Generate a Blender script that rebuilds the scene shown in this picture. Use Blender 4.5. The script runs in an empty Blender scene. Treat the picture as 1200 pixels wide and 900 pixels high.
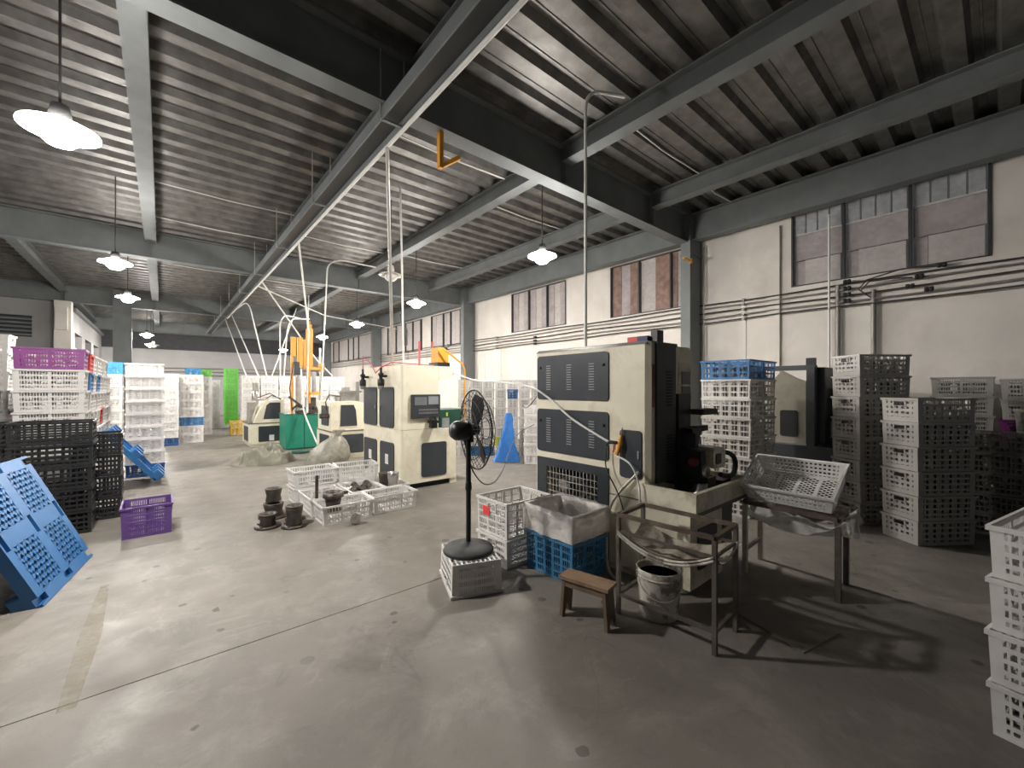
import bpy, math, random
from mathutils import Vector, Matrix, noise
random.seed(7)
PI = math.pi
SC = bpy.context.scene
COL = SC.collection

# ------------------------------------------------------------------ camera, world, exposure
YAW = math.radians(40.2)
cam = bpy.data.cameras.new('camera'); cam_o = bpy.data.objects.new('camera', cam); COL.objects.link(cam_o)
cam_o.location = (0, 0, 1.6); cam_o.rotation_euler = (PI/2, 0, -YAW)
cam.sensor_width = 36; cam.lens = 36*485/1200; cam.shift_y = 5/1200; cam.clip_start = .02
SC.camera = cam_o
w = bpy.data.worlds.new('night'); SC.world = w; w.use_nodes = True
w.node_tree.nodes['Background'].inputs[0].default_value = (.62, .66, .70, 1)
w.node_tree.nodes['Background'].inputs[1].default_value = .022
SC.view_settings.view_transform = 'Standard'; SC.view_settings.look = 'None'
SC.view_settings.gamma = 1; SC.view_settings.use_curve_mapping = False
SC.view_settings.exposure = 1.45
LAMP_POWER = 190.0

# ------------------------------------------------------------------ materials
def mat(name, col, rough=.55, metal=0, var=.12, vs=6, bump=0, bs=60, dirt=None, dirt_amt=.5, ds=3, dth=(.5, .72), emit=None, es=0, spec=.5):
    m = bpy.data.materials.new(name); m.use_nodes = True
    nt = m.node_tree; N = nt.nodes; L = nt.links; b = N['Principled BSDF']
    b.inputs['Roughness'].default_value = rough; b.inputs['Metallic'].default_value = metal
    b.inputs['Specular IOR Level'].default_value = spec
    tc = N.new('ShaderNodeTexCoord')
    n1 = N.new('ShaderNodeTexNoise'); n1.inputs['Scale'].default_value = vs; n1.inputs['Detail'].default_value = 5
    L.new(tc.outputs['Object'], n1.inputs['Vector'])
    mr = N.new('ShaderNodeMapRange'); mr.inputs[1].default_value = .3; mr.inputs[2].default_value = .7
    mr.inputs[3].default_value = 1-var; mr.inputs[4].default_value = 1+var*.6
    L.new(n1.outputs['Fac'], mr.inputs[0])
    mx = N.new('ShaderNodeMix'); mx.data_type = 'RGBA'; mx.blend_type = 'MULTIPLY'; mx.inputs[0].default_value = 1
    mx.inputs[6].default_value = (*col, 1); L.new(mr.outputs[0], mx.inputs[7])
    out = mx.outputs[2]
    if dirt:
        n2 = N.new('ShaderNodeTexNoise'); n2.inputs['Scale'].default_value = ds; n2.inputs['Detail'].default_value = 8; n2.inputs['Roughness'].default_value = .65
        L.new(tc.outputs['Object'], n2.inputs['Vector'])
        r2 = N.new('ShaderNodeMapRange'); r2.inputs[1].default_value = dth[0]; r2.inputs[2].default_value = dth[1]
        r2.inputs[3].default_value = 0; r2.inputs[4].default_value = dirt_amt
        L.new(n2.outputs['Fac'], r2.inputs[0])
        m2 = N.new('ShaderNodeMix'); m2.data_type = 'RGBA'; L.new(r2.outputs[0], m2.inputs[0]); L.new(out, m2.inputs[6])
        m2.inputs[7].default_value = (*dirt, 1); out = m2.outputs[2]
    L.new(out, b.inputs['Base Color'])
    if bump:
        n3 = N.new('ShaderNodeTexNoise'); n3.inputs['Scale'].default_value = bs; n3.inputs['Detail'].default_value = 4
        L.new(tc.outputs['Object'], n3.inputs['Vector'])
        bp = N.new('ShaderNodeBump'); bp.inputs['Strength'].default_value = bump; bp.inputs['Distance'].default_value = .01
        L.new(n3.outputs['Fac'], bp.inputs['Height']); L.new(bp.outputs[0], b.inputs['Normal'])
    if emit:
        b.inputs['Emission Color'].default_value = (*emit, 1); b.inputs['Emission Strength'].default_value = es
    return m

def film(name, col, opac=.5, rough=.25, bump=.8, dv=.15):
    m = bpy.data.materials.new(name); m.use_nodes = True
    nt = m.node_tree; N = nt.nodes; L = nt.links; b = N['Principled BSDF']; o = N['Material Output']
    b.inputs['Base Color'].default_value = (*col, 1); b.inputs['Roughness'].default_value = rough
    t = N.new('ShaderNodeBsdfTransparent'); ms = N.new('ShaderNodeMixShader')
    tc = N.new('ShaderNodeTexCoord'); n = N.new('ShaderNodeTexNoise'); n.inputs['Scale'].default_value = 14; n.inputs['Detail'].default_value = 6
    L.new(tc.outputs['Object'], n.inputs['Vector'])
    mr = N.new('ShaderNodeMapRange'); mr.inputs[1].default_value = .3; mr.inputs[2].default_value = .7
    mr.inputs[3].default_value = max(0, opac-dv); mr.inputs[4].default_value = min(1, opac+dv)
    L.new(n.outputs['Fac'], mr.inputs[0])
    bp = N.new('ShaderNodeBump'); bp.inputs['Strength'].default_value = bump; bp.inputs['Distance'].default_value = .02
    L.new(n.outputs['Fac'], bp.inputs['Height']); L.new(bp.outputs[0], b.inputs['Normal'])
    L.new(mr.outputs[0], ms.inputs[0]); L.new(t.outputs[0], ms.inputs[1]); L.new(b.outputs[0], ms.inputs[2]); L.new(ms.outputs[0], o.inputs[0])
    return m

def floor_mat():
    m = bpy.data.materials.new('worn_concrete'); m.use_nodes = True
    nt = m.node_tree; N = nt.nodes; L = nt.links; b = N['Principled BSDF']
    tc = N.new('ShaderNodeTexCoord')
    def nz(scale, det, rough=.6, dist=0):
        n = N.new('ShaderNodeTexNoise'); n.inputs['Scale'].default_value = scale; n.inputs['Detail'].default_value = det
        n.inputs['Roughness'].default_value = rough; n.inputs['Distortion'].default_value = dist
        L.new(tc.outputs['Object'], n.inputs['Vector']); return n
    def ramp(src, a, c, lo=0., hi=1.):
        r = N.new('ShaderNodeMapRange'); r.inputs[1].default_value = a; r.inputs[2].default_value = c
        r.inputs[3].default_value = lo; r.inputs[4].default_value = hi; L.new(src, r.inputs[0]); return r.outputs[0]
    def mix(fac, a, colr):
        x = N.new('ShaderNodeMix'); x.data_type = 'RGBA'; L.new(fac, x.inputs[0])
        if isinstance(a, tuple): x.inputs[6].default_value = (*a, 1)
        else: L.new(a, x.inputs[6])
        x.inputs[7].default_value = (*colr, 1); return x.outputs[2]
    c = mix(ramp(nz(.55, 8).outputs['Fac'], .35, .68), (.205, .186, .162), (.142, .128, .110))
    c = mix(ramp(nz(2.6, 9, .7, .4).outputs['Fac'], .5, .72, 0, .75), c, (.262, .243, .215))
    c = mix(ramp(nz(1.3, 10, .75, .8).outputs['Fac'], .54, .72, 0, .8), c, (.098, .085, .072))
    def math_(op, a, bb):
        x = N.new('ShaderNodeMath'); x.operation = op
        for k, q in enumerate((a, bb)):
            if isinstance(q, (int, float)): x.inputs[k].default_value = q
            else: L.new(q, x.inputs[k])
        return x.outputs[0]
    wv = nz(16, 3); vm = N.new('ShaderNodeMixRGB'); vm.inputs[0].default_value = .035
    L.new(tc.outputs['Object'], vm.inputs[1]); L.new(wv.outputs['Color'], vm.inputs[2])
    for sc, rad, lo, op in ((3.1, .17, .45, .75), (6.5, .22, .47, .68)):
        v = N.new('ShaderNodeTexVoronoi'); v.inputs['Scale'].default_value = sc; L.new(vm.outputs[0], v.inputs['Vector'])
        sp = N.new('ShaderNodeSeparateColor'); L.new(v.outputs['Color'], sp.inputs[0])
        size = math_('MULTIPLY', ramp(sp.outputs[0], .35, 1.0), rad)
        inside = ramp(math_('SUBTRACT', size, v.outputs['Distance']), .0, .02)
        c = mix(math_('MULTIPLY', math_('MULTIPLY', inside, ramp(nz(.8, 3).outputs['Fac'], lo, lo+.07)), op), c, (.05, .043, .036))
    ln = nz(.9, 5, .55, 1.2).outputs['Fac']
    thin = ramp(math_('ABSOLUTE', math_('SUBTRACT', ln, .5), 0), .010, .003)
    c = mix(math_('MULTIPLY', math_('MULTIPLY', thin, ramp(nz(1.7, 3).outputs['Fac'], .5, .6)), .25), c, (.30, .28, .245))
    ln2 = nz(.6, 4, .5, .8).outputs['Fac']
    thin2 = ramp(math_('ABSOLUTE', math_('SUBTRACT', ln2, .47), 0), .005, .0015)
    c = mix(math_('MULTIPLY', math_('MULTIPLY', thin2, ramp(nz(1.1, 3).outputs['Fac'], .48, .56)), .22), c, (.06, .052, .045))
    c = mix(ramp(nz(90, 4).outputs['Fac'], .55, .75, 0, .25), c, (.10, .09, .08))
    L.new(c, b.inputs['Base Color'])
    L.new(ramp(nz(3, 6).outputs['Fac'], .3, .7, .42, .72), b.inputs['Roughness'])
    b.inputs['Specular IOR Level'].default_value = .35
    bp = N.new('ShaderNodeBump'); bp.inputs['Strength'].default_value = .25; bp.inputs['Distance'].default_value = .006
    L.new(nz(22, 8, .7).outputs['Fac'], bp.inputs['Height']); L.new(bp.outputs[0], b.inputs['Normal'])
    return m

M = {}
M['concrete'] = floor_mat()
M['bed'] = mat('joint_bed', (.05, .045, .04), .9)
M['wall'] = mat('cream_painted_wall', (.76, .715, .66), .75, var=.08, vs=2, dirt=(.50, .45, .40), dirt_amt=.5, ds=.9, bump=.12, bs=30)
M['wall_grey'] = mat('grey_painted_wall', (.37, .365, .36), .8, var=.1, vs=2, dirt=(.27, .26, .25), dirt_amt=.4, ds=1)
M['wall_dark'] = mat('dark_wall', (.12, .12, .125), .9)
M['steel'] = mat('grey_painted_steel', (.195, .208, .21), .6, var=.12, vs=3, dirt=(.145, .152, .152), dirt_amt=.4, ds=2, bump=.05, spec=.25)
M['deck'] = mat('galvanised_deck', (.215, .208, .196), .47, .70, var=.35, vs=5, dirt=(.15, .125, .105), dirt_amt=.6, ds=4, bump=.12, bs=25)
M['loadgrey'] = mat('grey_cast_fittings', (.30, .28, .26), .5, .3, var=.3, vs=12)
M['galv'] = mat('galvanised_tube', (.62, .60, .56), .38, .6, var=.1)
M['whitepipe'] = mat('white_pipe', (.78, .77, .73), .45, var=.08)
M['greypipe'] = mat('grey_conduit', (.30, .28, .26), .5, .3)
M['black'] = mat('black_plastic', (.013, .013, .014), .42, var=.3, vs=8)
M['rubber'] = mat('black_rubber', (.02, .02, .021), .65, var=.2)
M['cable'] = mat('dark_cable', (.045, .042, .04), .6)
M['cream'] = mat('cream_enamel', (.82, .77, .61), .42, var=.06, vs=3, dirt=(.47, .40, .29), dirt_amt=.55, ds=3.2, bump=.04)
M['creamold'] = mat('oily_cream_enamel', (.72, .675, .54), .42, var=.12, vs=4, dirt=(.22, .165, .105), dirt_amt=.55, ds=5, dth=(.49, .66), bump=.08)
M['guard'] = mat('dim_grimy_guard', (.27, .25, .20), .5, var=.12, dirt=(.12, .10, .07), dirt_amt=.5, ds=4)  # cream dimmed in its colour for the shade there, plus grime
M['charcoal'] = mat('charcoal_panel', (.036, .042, .052), .42, var=.15, vs=3, dirt=(.065, .062, .055), dirt_amt=.4, ds=3)
M['darkside'] = mat('dark_grey_enamel', (.036, .04, .045), .45, var=.15, vs=3)
M['topgrey'] = mat('brown_grey_trim', (.16, .14, .125), .5)
M['slot'] = mat('slot_edge', (.34, .345, .34), .5)
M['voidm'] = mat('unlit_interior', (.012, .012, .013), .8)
M['iron'] = mat('dark_iron', (.085, .072, .062), .5, .55, var=.35, vs=14, dirt=(.20, .11, .06), dirt_amt=.3, ds=9, bump=.2)
M['chrome'] = mat('machined_steel', (.55, .53, .50), .28, .9, var=.2, vs=9)
M['rust'] = mat('worn_square_tube', (.15, .115, .09), .55, .45, var=.3, vs=12, dirt=(.33, .30, .26), dirt_amt=.6, ds=10)
M['legs'] = mat('galvanised_leg', (.17, .15, .13), .45, .55, var=.3, vs=10, dirt=(.14, .11, .09), dirt_amt=.6, ds=9)
M['orange'] = mat('orange_enamel', (.80, .36, .035), .45, var=.12, dirt=(.35, .16, .04), dirt_amt=.4)
M['green'] = mat('green_enamel', (.012, .22, .145), .42, var=.1, dirt=(.02, .10, .07), dirt_amt=.5)
M['darkgreen'] = mat('dark_green_enamel', (.015, .075, .05), .45)
M['red'] = mat('red_plastic', (.72, .035, .03), .45)
M['redtag'] = mat('red_label', (.80, .06, .06), .5)
M['pinkhose'] = mat('red_hose', (.62, .10, .13), .45)
M['wood'] = mat('old_pine', (.30, .20, .12), .7, var=.35, vs=7, dirt=(.09, .06, .04), dirt_amt=.7, ds=7, bump=.3, bs=18)
M['wood2'] = mat('old_pine_leg', (.20, .145, .10), .75, var=.3, vs=7, dirt=(.08, .06, .045), dirt_amt=.6, ds=7, bump=.3, bs=18)
M['tarp'] = mat('grey_green_tarpaulin', (.22, .21, .165), .75, var=.12, vs=7, bump=.25, bs=35)
M['bag'] = film('cloudy_bag', (.36, .345, .29), .80, .35, .4)
M['liner'] = film('clear_liner', (.98, .93, .89), .52, .3, .3)
M['sheet'] = film('clear_sheet', (.80, .79, .76), .58)
M['sling'] = mat('dusty_canvas', (.36, .32, .26), .8, var=.3, vs=7, dirt=(.08, .055, .035), dirt_amt=.85, ds=5, dth=(.44, .6), bump=.3, bs=40)
M['bucket'] = mat('dirty_white_bucket', (.62, .59, .52), .5, var=.15, vs=8, dirt=(.13, .10, .075), dirt_amt=.82, ds=8, dth=(.49, .58))
M['paper'] = mat('white_label', (.75, .75, .72), .6)
M['screen'] = mat('grey_screen', (.26, .28, .29), .3)
M['keys'] = mat('grey_keypad', (.17, .175, .18), .5)
M['skirt'] = mat('blue_cloth', (.04, .20, .62), .55, var=.2, vs=8)
M['frame'] = mat('dark_window_frame', (.045, .042, .04), .5)
M['pane'] = film('window_glass', (.40, .38, .39), .08, .08, .05, .03)
M['cladA'] = mat('mauve_board', (.52, .46, .46), .7, var=.12, vs=4, dirt=(.18, .16, .16), dirt_amt=.4)
M['cladB'] = mat('grey_board', (.62, .57, .545), .7, var=.1, vs=4)
M['cladC'] = mat('blue_grey_block', (.50, .51, .54), .5, var=.25, vs=9)
M['cladR'] = mat('rust_board', (.34, .19, .14), .6, var=.4, vs=7, dirt=(.17, .075, .05), dirt_amt=.7, ds=6)
M['cladW'] = mat('white_board', (.66, .61, .585), .7, var=.08)
M['lampglow'] = mat('lit_diffuser', (.9, .9, .88), .4, emit=(1, .955, .90), es=LAMP_POWER*2.1)
M['discglow'] = mat('lit_reflector', (.9, .9, .88), .4, emit=(1, .955, .90), es=LAMP_POWER*.17)
M['lampside'] = mat('lit_diffuser_side', (.9, .9, .88), .4, emit=(1, .955, .90), es=LAMP_POWER*1.55)
M['lampdim'] = mat('lit_diffuser_dim', (.9, .9, .88), .4, emit=(1, .955, .90), es=LAMP_POWER*2.15)
M['lampoff'] = mat('unlit_diffuser', (.72, .70, .66), .35)
M['cord'] = mat('lamp_cord', (.02, .02, .02), .6)
M['paint'] = film('worn_yellow_paint', (.34, .30, .20), .14, .7)

CRATE_COL = dict(bright=(.88, .87, .84), softblue=(.05, .20, .39), white=(.72, .70, .675), grey=(.44, .425, .40), blue=(.028, .165, .40), palletblue=(.024, .135, .34), navy=(.015, .075, .24), black=(.018, .018, .019),  # bright: white raised in colour to stand in for direct light
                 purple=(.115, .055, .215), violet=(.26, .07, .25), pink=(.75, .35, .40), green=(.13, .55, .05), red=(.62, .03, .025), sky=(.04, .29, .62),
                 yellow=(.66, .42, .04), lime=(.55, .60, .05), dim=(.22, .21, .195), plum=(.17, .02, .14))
CM = {}
def cmat(c):
    if c not in CM:
        k = CRATE_COL[c]
        CM[c] = mat(c+'_polythene', k, .42 if c != 'black' else .35, var=.08, vs=4, dirt=tuple(x*.62+.02 for x in k), dirt_amt=.45, ds=5)
    return CM[c]

# ------------------------------------------------------------------ mesh builder
class MB:
    def __init__(s): s.v = []; s.f = []; s.m = []; s.sm = []
    def add(s, vs, fs, mi=0, smooth=False):
        o = len(s.v); s.v += [tuple(x) for x in vs]
        for f in fs: s.f.append([i+o for i in f]); s.m.append(mi); s.sm.append(smooth)
    def box(s, lo, hi, mi=0, mx=None):
        x0, y0, z0 = lo; x1, y1, z1 = hi
        vs = [Vector(p) for p in ((x0,y0,z0),(x1,y0,z0),(x1,y1,z0),(x0,y1,z0),(x0,y0,z1),(x1,y0,z1),(x1,y1,z1),(x0,y1,z1))]
        if mx is not None: vs = [mx @ p for p in vs]
        s.add(vs, [(0,3,2,1),(4,5,6,7),(0,1,5,4),(1,2,6,5),(2,3,7,6),(3,0,4,7)], mi)
    def bar(s, p, q, wd, h, up=(0,0,1), mi=0):
        p = Vector(p); q = Vector(q); d = q-p; L = d.length; d.normalize(); u = Vector(up)
        if abs(d.dot(u)) > .98: u = Vector((1,0,0))
        r = d.cross(u).normalized(); u = r.cross(d)
        mx = Matrix(((d.x,r.x,u.x,p.x),(d.y,r.y,u.y,p.y),(d.z,r.z,u.z,p.z),(0,0,0,1)))
        s.box((0,-wd/2,-h/2),(L,wd/2,h/2), mi, mx)
    def tube(s, pts, r, n=8, mi=0, cap=True, closed=False):
        P = [Vector(p) for p in pts]; k = len(P); rings = []
        prev = None
        for i in range(k):
            if closed: t = P[(i+1) % k]-P[i-1]
            else: t = P[min(i+1,k-1)]-P[max(i-1,0)]
            t.normalize()
            if prev is None:
                a = Vector((0,0,1)) if abs(t.z) < .9 else Vector((1,0,0))
                u = t.cross(a).normalized()
            else:
                u = prev - t*prev.dot(t)
                u = u.normalized() if u.length > 1e-6 else t.orthogonal().normalized()
            prev = u; vv = t.cross(u)
            rr = r[i] if isinstance(r, (list, tuple)) else r
            rings.append([P[i]+(u*math.cos(2*PI*j/n)+vv*math.sin(2*PI*j/n))*rr for j in range(n)])
        vs = [p for g in rings for p in g]; fs = []
        for i in range(k if closed else k-1):
            a = i*n; b = ((i+1) % k)*n
            for j in range(n): fs.append((a+j, a+(j+1) % n, b+(j+1) % n, b+j))
        s.add(vs, fs, mi, True)
        if cap and not closed: s.add(rings[0], [tuple(range(n))][::1], mi); s.add(rings[-1], [tuple(range(n-1,-1,-1))], mi)
    def lathe(s, prof, c=(0,0,0), n=24, mi=0, axis=None, smooth=True):
        c = Vector(c); mx = Matrix.Identity(3)
        if axis is not None: mx = Vector((0,0,1)).rotation_difference(Vector(axis).normalized()).to_matrix()
        vs = []; fs = []
        for r, z in prof:
            for j in range(n): vs.append(c + mx @ Vector((r*math.cos(2*PI*j/n), r*math.sin(2*PI*j/n), z)))
        for i in range(len(prof)-1):
            for j in range(n): fs.append((i*n+j, i*n+(j+1) % n, (i+1)*n+(j+1) % n, (i+1)*n+j))
        s.add(vs, fs, mi, smooth)
        if prof[0][0] > 1e-5: s.add(vs[:n], [tuple(range(n-1,-1,-1))], mi)
        if prof[-1][0] > 1e-5: s.add(vs[-n:], [tuple(range(n))], mi)
    def prism(s, poly, fn, a, b, mi=0):
        # poly: list of (u,v); fn(u,v,w) -> xyz; extruded w from a to b
        n = len(poly)
        vs = [fn(u, v, a) for u, v in poly]+[fn(u, v, b) for u, v in poly]
        s.add(vs, [tuple(range(n-1,-1,-1)), tuple(range(n, 2*n))]+[(i, (i+1) % n, n+(i+1) % n, n+i) for i in range(n)], mi)
    def torus(s, c, R, r, axis, n=32, k=6, mi=0):
        mx = Vector((0,0,1)).rotation_difference(Vector(axis).normalized()).to_matrix(); c = Vector(c)
        s.tube([c+mx@Vector((R*math.cos(2*PI*i/n), R*math.sin(2*PI*i/n), 0)) for i in range(n)], r, k, mi, closed=True)
    def mesh(s, name, mats, org=(0,0,0)):
        me = bpy.data.meshes.new(name); o = Vector(org)
        me.from_pydata([tuple(Vector(v)-o) for v in s.v], [], s.f)
        if not isinstance(mats, (list, tuple)): mats = [mats]
        for m in mats: me.materials.append(m)
        me.polygons.foreach_set('material_index', s.m); me.polygons.foreach_set('use_smooth', s.sm); me.update()
        return me
    def build(s, name, mats, parent=None, loc=None):
        # vertices are authored in world space (or in the parent's space when the parent sits at 0): subtract the base
        if parent is not None:
            org = parent.get('_org', (0,0,0)); me = s.mesh(name, mats, org)
            o = bpy.data.objects.new(name, me); COL.objects.link(o); o.parent = parent; o['_org'] = tuple(org)
        else:
            org = loc or (0,0,0); me = s.mesh(name, mats, org)
            o = bpy.data.objects.new(name, me); COL.objects.link(o); o.location = org; o['_org'] = tuple(org)
        return o

def tag(o, label, cat=None, group=None, kind=None):
    if label: o['label'] = label
    if cat: o['category'] = cat
    if group: o['group'] = group
    if kind: o['kind'] = kind
    return o
def thing(name, loc, label, cat, group=None, kind=None):
    o = bpy.data.objects.new(name, None); COL.objects.link(o); o.location = loc; o['_org'] = tuple(loc); o.empty_display_size = .1
    return tag(o, label, cat, group, kind)
def copy_tree(o, parent=None):
    c = o.copy(); COL.objects.link(c)
    if parent is not None: c.parent = parent
    for ch in list(o.children): copy_tree(ch, c)
    return c
def cut(rects, hole):
    out = []
    a0, b0, a1, b1 = hole
    for r in rects:
        x0, y0, x1, y1 = r
        if x1 <= a0 or x0 >= a1 or y1 <= b0 or y0 >= b1: out.append(r); continue
        if y0 < b0: out.append((x0, y0, x1, b0))
        if y1 > b1: out.append((x0, b1, x1, y1))
        yy0, yy1 = max(y0, b0), min(y1, b1)
        if x0 < a0: out.append((x0, yy0, a0, yy1))
        if x1 > a1: out.append((a1, yy0, x1, yy1))
    return out
def rrect(u0, v0, u1, v1, r, k=4):
    P = []
    for cx, cy, a in ((u1-r, v0+r, -PI/2), (u1-r, v1-r, 0), (u0+r, v1-r, PI/2), (u0+r, v0+r, PI)):
        for i in range(k+1): P.append((cx+r*math.cos(a+PI/2*i/k), cy+r*math.sin(a+PI/2*i/k)))
    return P
FX = lambda u, v, w_: (w_, u, v)      # polygon in the YZ plane, extruded along X
FY = lambda u, v, w_: (u, w_, v)      # polygon in the XZ plane, extruded along Y
FZ = lambda u, v, w_: (u, v, w_)

# ================================================================== THE HALL
ZD, ZG, ZP = 5.15, 4.55, 4.87
GY = (4.2, 12.5, 20.7, 29.0)
PX = (-4.9, -2.55, -.2, 2.15, 4.5, 6.85)
XW, XL, YB, YF = 8.6, -7.0, 30.0, -4.0

# floor: slabs with open joints over a dark bed
b = MB(); b.box((XL, YF, -.12), (XW+.2, YB+2, -.03)); fl = b.build('floor', M['bed']); tag(fl, 'worn grey concrete floor of large poured slabs', 'floor', kind='structure')
ys = [YF, -.45, 3.05, 6.55, 10.05, 13.55, 17.05, 20.55, 24.05, 27.55, YB+2]
for y0, y1 in zip(ys[:-1], ys[1:]):
    b = MB(); b.box((XL, y0+.004, -.03), (XW+.2, y1-.004, 0)); b.build('concrete_slab', M['concrete'], fl)

# right wall with window openings
W1 = (.10, 3.40, 2.42, 4.72); W2 = (4.35, 3.36, 6.33, 4.62); W3 = (7.85, 3.38, 10.18, 4.62)
W4 = (13.2, 3.25, 15.4, 4.6); W5 = (16.2, 3.25, 19.8, 4.6); W6 = (21.7, 3.25, 28.4, 4.6)
rc = [(YF, 0, YB, ZD+.1)]
for h in (W1, W2, W3, W4, W5, W6): rc = cut(rc, h)
b = MB()
for y0, z0, y1, z1 in rc: b.box((XW, y0, z0), (XW+.18, y1, z1))
wr = b.build('wall_right', M['wall']); tag(wr, 'cream painted side wall carrying conduits and high windows', 'wall', kind='structure')
for y in (2.69, -1.2):
    b = MB(); b.box((XW-.06, y-.09, 0), (XW-.001, y+.09, ZG)); b.build('pilaster', M['wall'], wr)
for y in (3.2, 4.45, 7.12, 10.75, 11.21, 11.65, 12.06, 14.9, 15.8, 18.2, 20.1):
    b = MB(); b.box((XW-.012, y-.02, 0), (XW-.001, y+.02, 3.2)); b.build('cover_strip', M['wall'], wr)

def window(n, W, mull, kinds, label):
    y0, z0, y1, z1 = W
    root = thing('window_%d' % n, (XW, (y0+y1)/2, z0), label, 'window', kind='structure')
    f = MB(); t = .018
    for a in (y0, y1): f.box((XW-.02, a-t/2 if a == y0 else a-t, z0), (XW+.05, a+t if a == y0 else a+t/2, z1))
    f.box((XW-.02, y0, z0-.0), (XW+.05, y1, z0+t)); f.box((XW-.02, y0, z1-t), (XW+.05, y1, z1))
    f.build('window_frame', M['frame'], root)
    ed = sorted([y0]+list(mull)+[y1])
    for m in mull:
        q = MB(); q.box((XW-.02, m-.018, z0+t), (XW+.05, m+.018, z1-t)); q.build('mullion', M['frame'], root)
    for i in range(len(ed)-1):
        a, c = ed[i]+.03, ed[i+1]-.03
        g = MB(); g.box((XW+.01, a, z0+t), (XW+.016, c, z1-t)); g.build('pane', M['pane'], root)
        k = kinds[i]
        if k == 'block':       # rows of blocks over a band over a board
            zt = z1-t; zb = z1-.40; n_ = 4
            for j in range(n_):
                p0 = a+(c-a)*j/n_+.012; p1 = a+(c-a)*(j+1)/n_-.012
                q = MB(); q.box((XW+.04, p0, zb+.012), (XW+.09, p1, zt)); q.build('glass_block', M['cladC'], root)
            q = MB(); q.box((XW+.045, a, zb-.012), (XW+.1, c, zb+.012)); q.build('ledge', M['paper'], root)
            q = MB(); q.box((XW+.06, a, zb-.45), (XW+.1, c, zb-.015)); q.build('band_board', M['cladA'], root)
            q = MB(); q.box((XW+.04, a+.02, z0+t), (XW+.1, c-.16, zb-.47)); q.build('lower_board', M['cladB'], root)
            q = MB(); q.box((XW+.08, c-.15, z0+t), (XW+.1, c, zb-.47)); q.build('side_board', M['cladA'], root)
        else:
            mm = {'r': ['cladR', 'cladA', 'cladR'], 'x': ['cladR', 'cladB'], 'm': ['cladA', 'cladB', 'cladA'], 'w': ['cladW', 'cladW', 'cladW']}[k]
            cnt = len(mm)
            for j in range(cnt):
                p0 = a+(c-a)*j/cnt; p1 = a+(c-a)*(j+1)/cnt-.008
                q = MB(); q.box((XW+.04+.01*(j % 2), p0, z0+t), (XW+.10, p1, z1-t)); q.build('boarding', M[mm[j]], root)
window(1, W1, (.89, 1.69), ['block']*3, 'boarded night window of three tall panes beside the long black cables')
window(2, W2, (4.73, 5.53), ['r', 'x', 'r'], 'window with rust brown boarding between grey column and near machine')
window(3, W3, (8.59, 9.38), ['m', 'm', 'm'], 'window with mauve grey boarding above the hanging lamp')
window(4, W4, (13.9, 14.05+.4), ['w', 'w', 'w'], 'window behind the second grey column with pinkish boarding')
window(5, W5, (16.34, 17.1, 17.83, 18.84), ['w', 'w', 'w', 'w', 'w'], 'wide window with pale boards above the two door machine')
window(6, W6, (23.84, 24.67, 25.55, 27.3), ['w', 'w', 'w', 'w', 'w'], 'farthest wide window with pale boards near the hall end')

# back wall and the recess above it
b = MB(); b.box((-2.4, YB, 0), (XW, YB+.2, 3.75)); tag(b.build('wall_back', M['wall_grey']), 'pale grey end wall crossed by three pipes', 'wall', kind='structure')
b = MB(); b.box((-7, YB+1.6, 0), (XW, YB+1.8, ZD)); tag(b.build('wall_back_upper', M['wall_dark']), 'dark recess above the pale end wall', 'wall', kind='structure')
for z in (2.75, 2.55, 2.35):
    b = MB(); b.tube([(-2.3, YB-.12, z), (XW-.3, YB-.12, z)], .03, 6)
    for x in range(0, 9, 2): b.box((x-.02, YB-.12, z-.02), (x+.02, YB, z+.02))
    tag(b.build('wall_pipe', M['greypipe']), {2.75: 'top', 2.55: 'middle', 2.35: 'lowest'}[z]+' of three long pipes along the pale end wall', 'pipe', 'pipes on the end wall')
# left side walls far back
rc = cut(cut(cut([(20.95, 0, 30, 4.3)], (21.5, 2.2, 23.2, 3.6)), (24.1, 2.2, 26.0, 3.6)), (26.8, 2.2, 29, 3.6))
b = MB()
for y0, z0, y1, z1 in rc: b.box((-2.6, y0, z0), (-2.4, y1, z1))
wl = b.build('wall_left', M['wall_grey']); tag(wl, 'pale grey side wall with openings far at the left', 'wall', kind='structure')
b = MB(); b.box((-2.75, 20.95, 4.3), (-2.3, 30, 4.42)); b.build('coping', M['steel'], wl)
for y0 in (21.5, 24.1, 26.8):
    for z in (2.6, 3.05): b = MB(); b.box((-2.52, y0, z), (-2.48, y0+1.7, z+.05)); b.build('rail', M['whitepipe'], wl)
rc = cut([(-7, 0, -2.4, ZG)], (-6.6, 3.3, -3.3, 4.0))
b = MB()
for x0, z0, x1, z1 in rc: b.box((x0, 20.75, z0), (x1, 20.94, z1))
wf = b.build('wall_left_end', M['wall_grey']); tag(wf, 'pale grey cross wall with a louvred opening, far left', 'wall', kind='structure')
for i in range(5):
    b = MB(); b.box((-6.6, 20.78, 3.34+.13*i), (-3.3, 20.90, 3.40+.13*i)); b.build('louvre', M['steel'], wf)
b = MB(); b.box((-6.6, 20.92, 3.3), (-3.3, 20.94, 4.0)); b.build('louvre_back', M['darkside'], wf)
b = MB(); b.box((-2.75, 20.3, 0), (-2.35, 20.7, ZG-.01)); t = b.build('column', M['wall']); tag(t, 'white square column at the corner of the louvred wall', 'column', kind='structure')
b = MB(); b.box((-2.7, 20.1, 3.55), (-2.42, 20.3, 4.3)); b.build('bracket', M['wall'], t)

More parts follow.
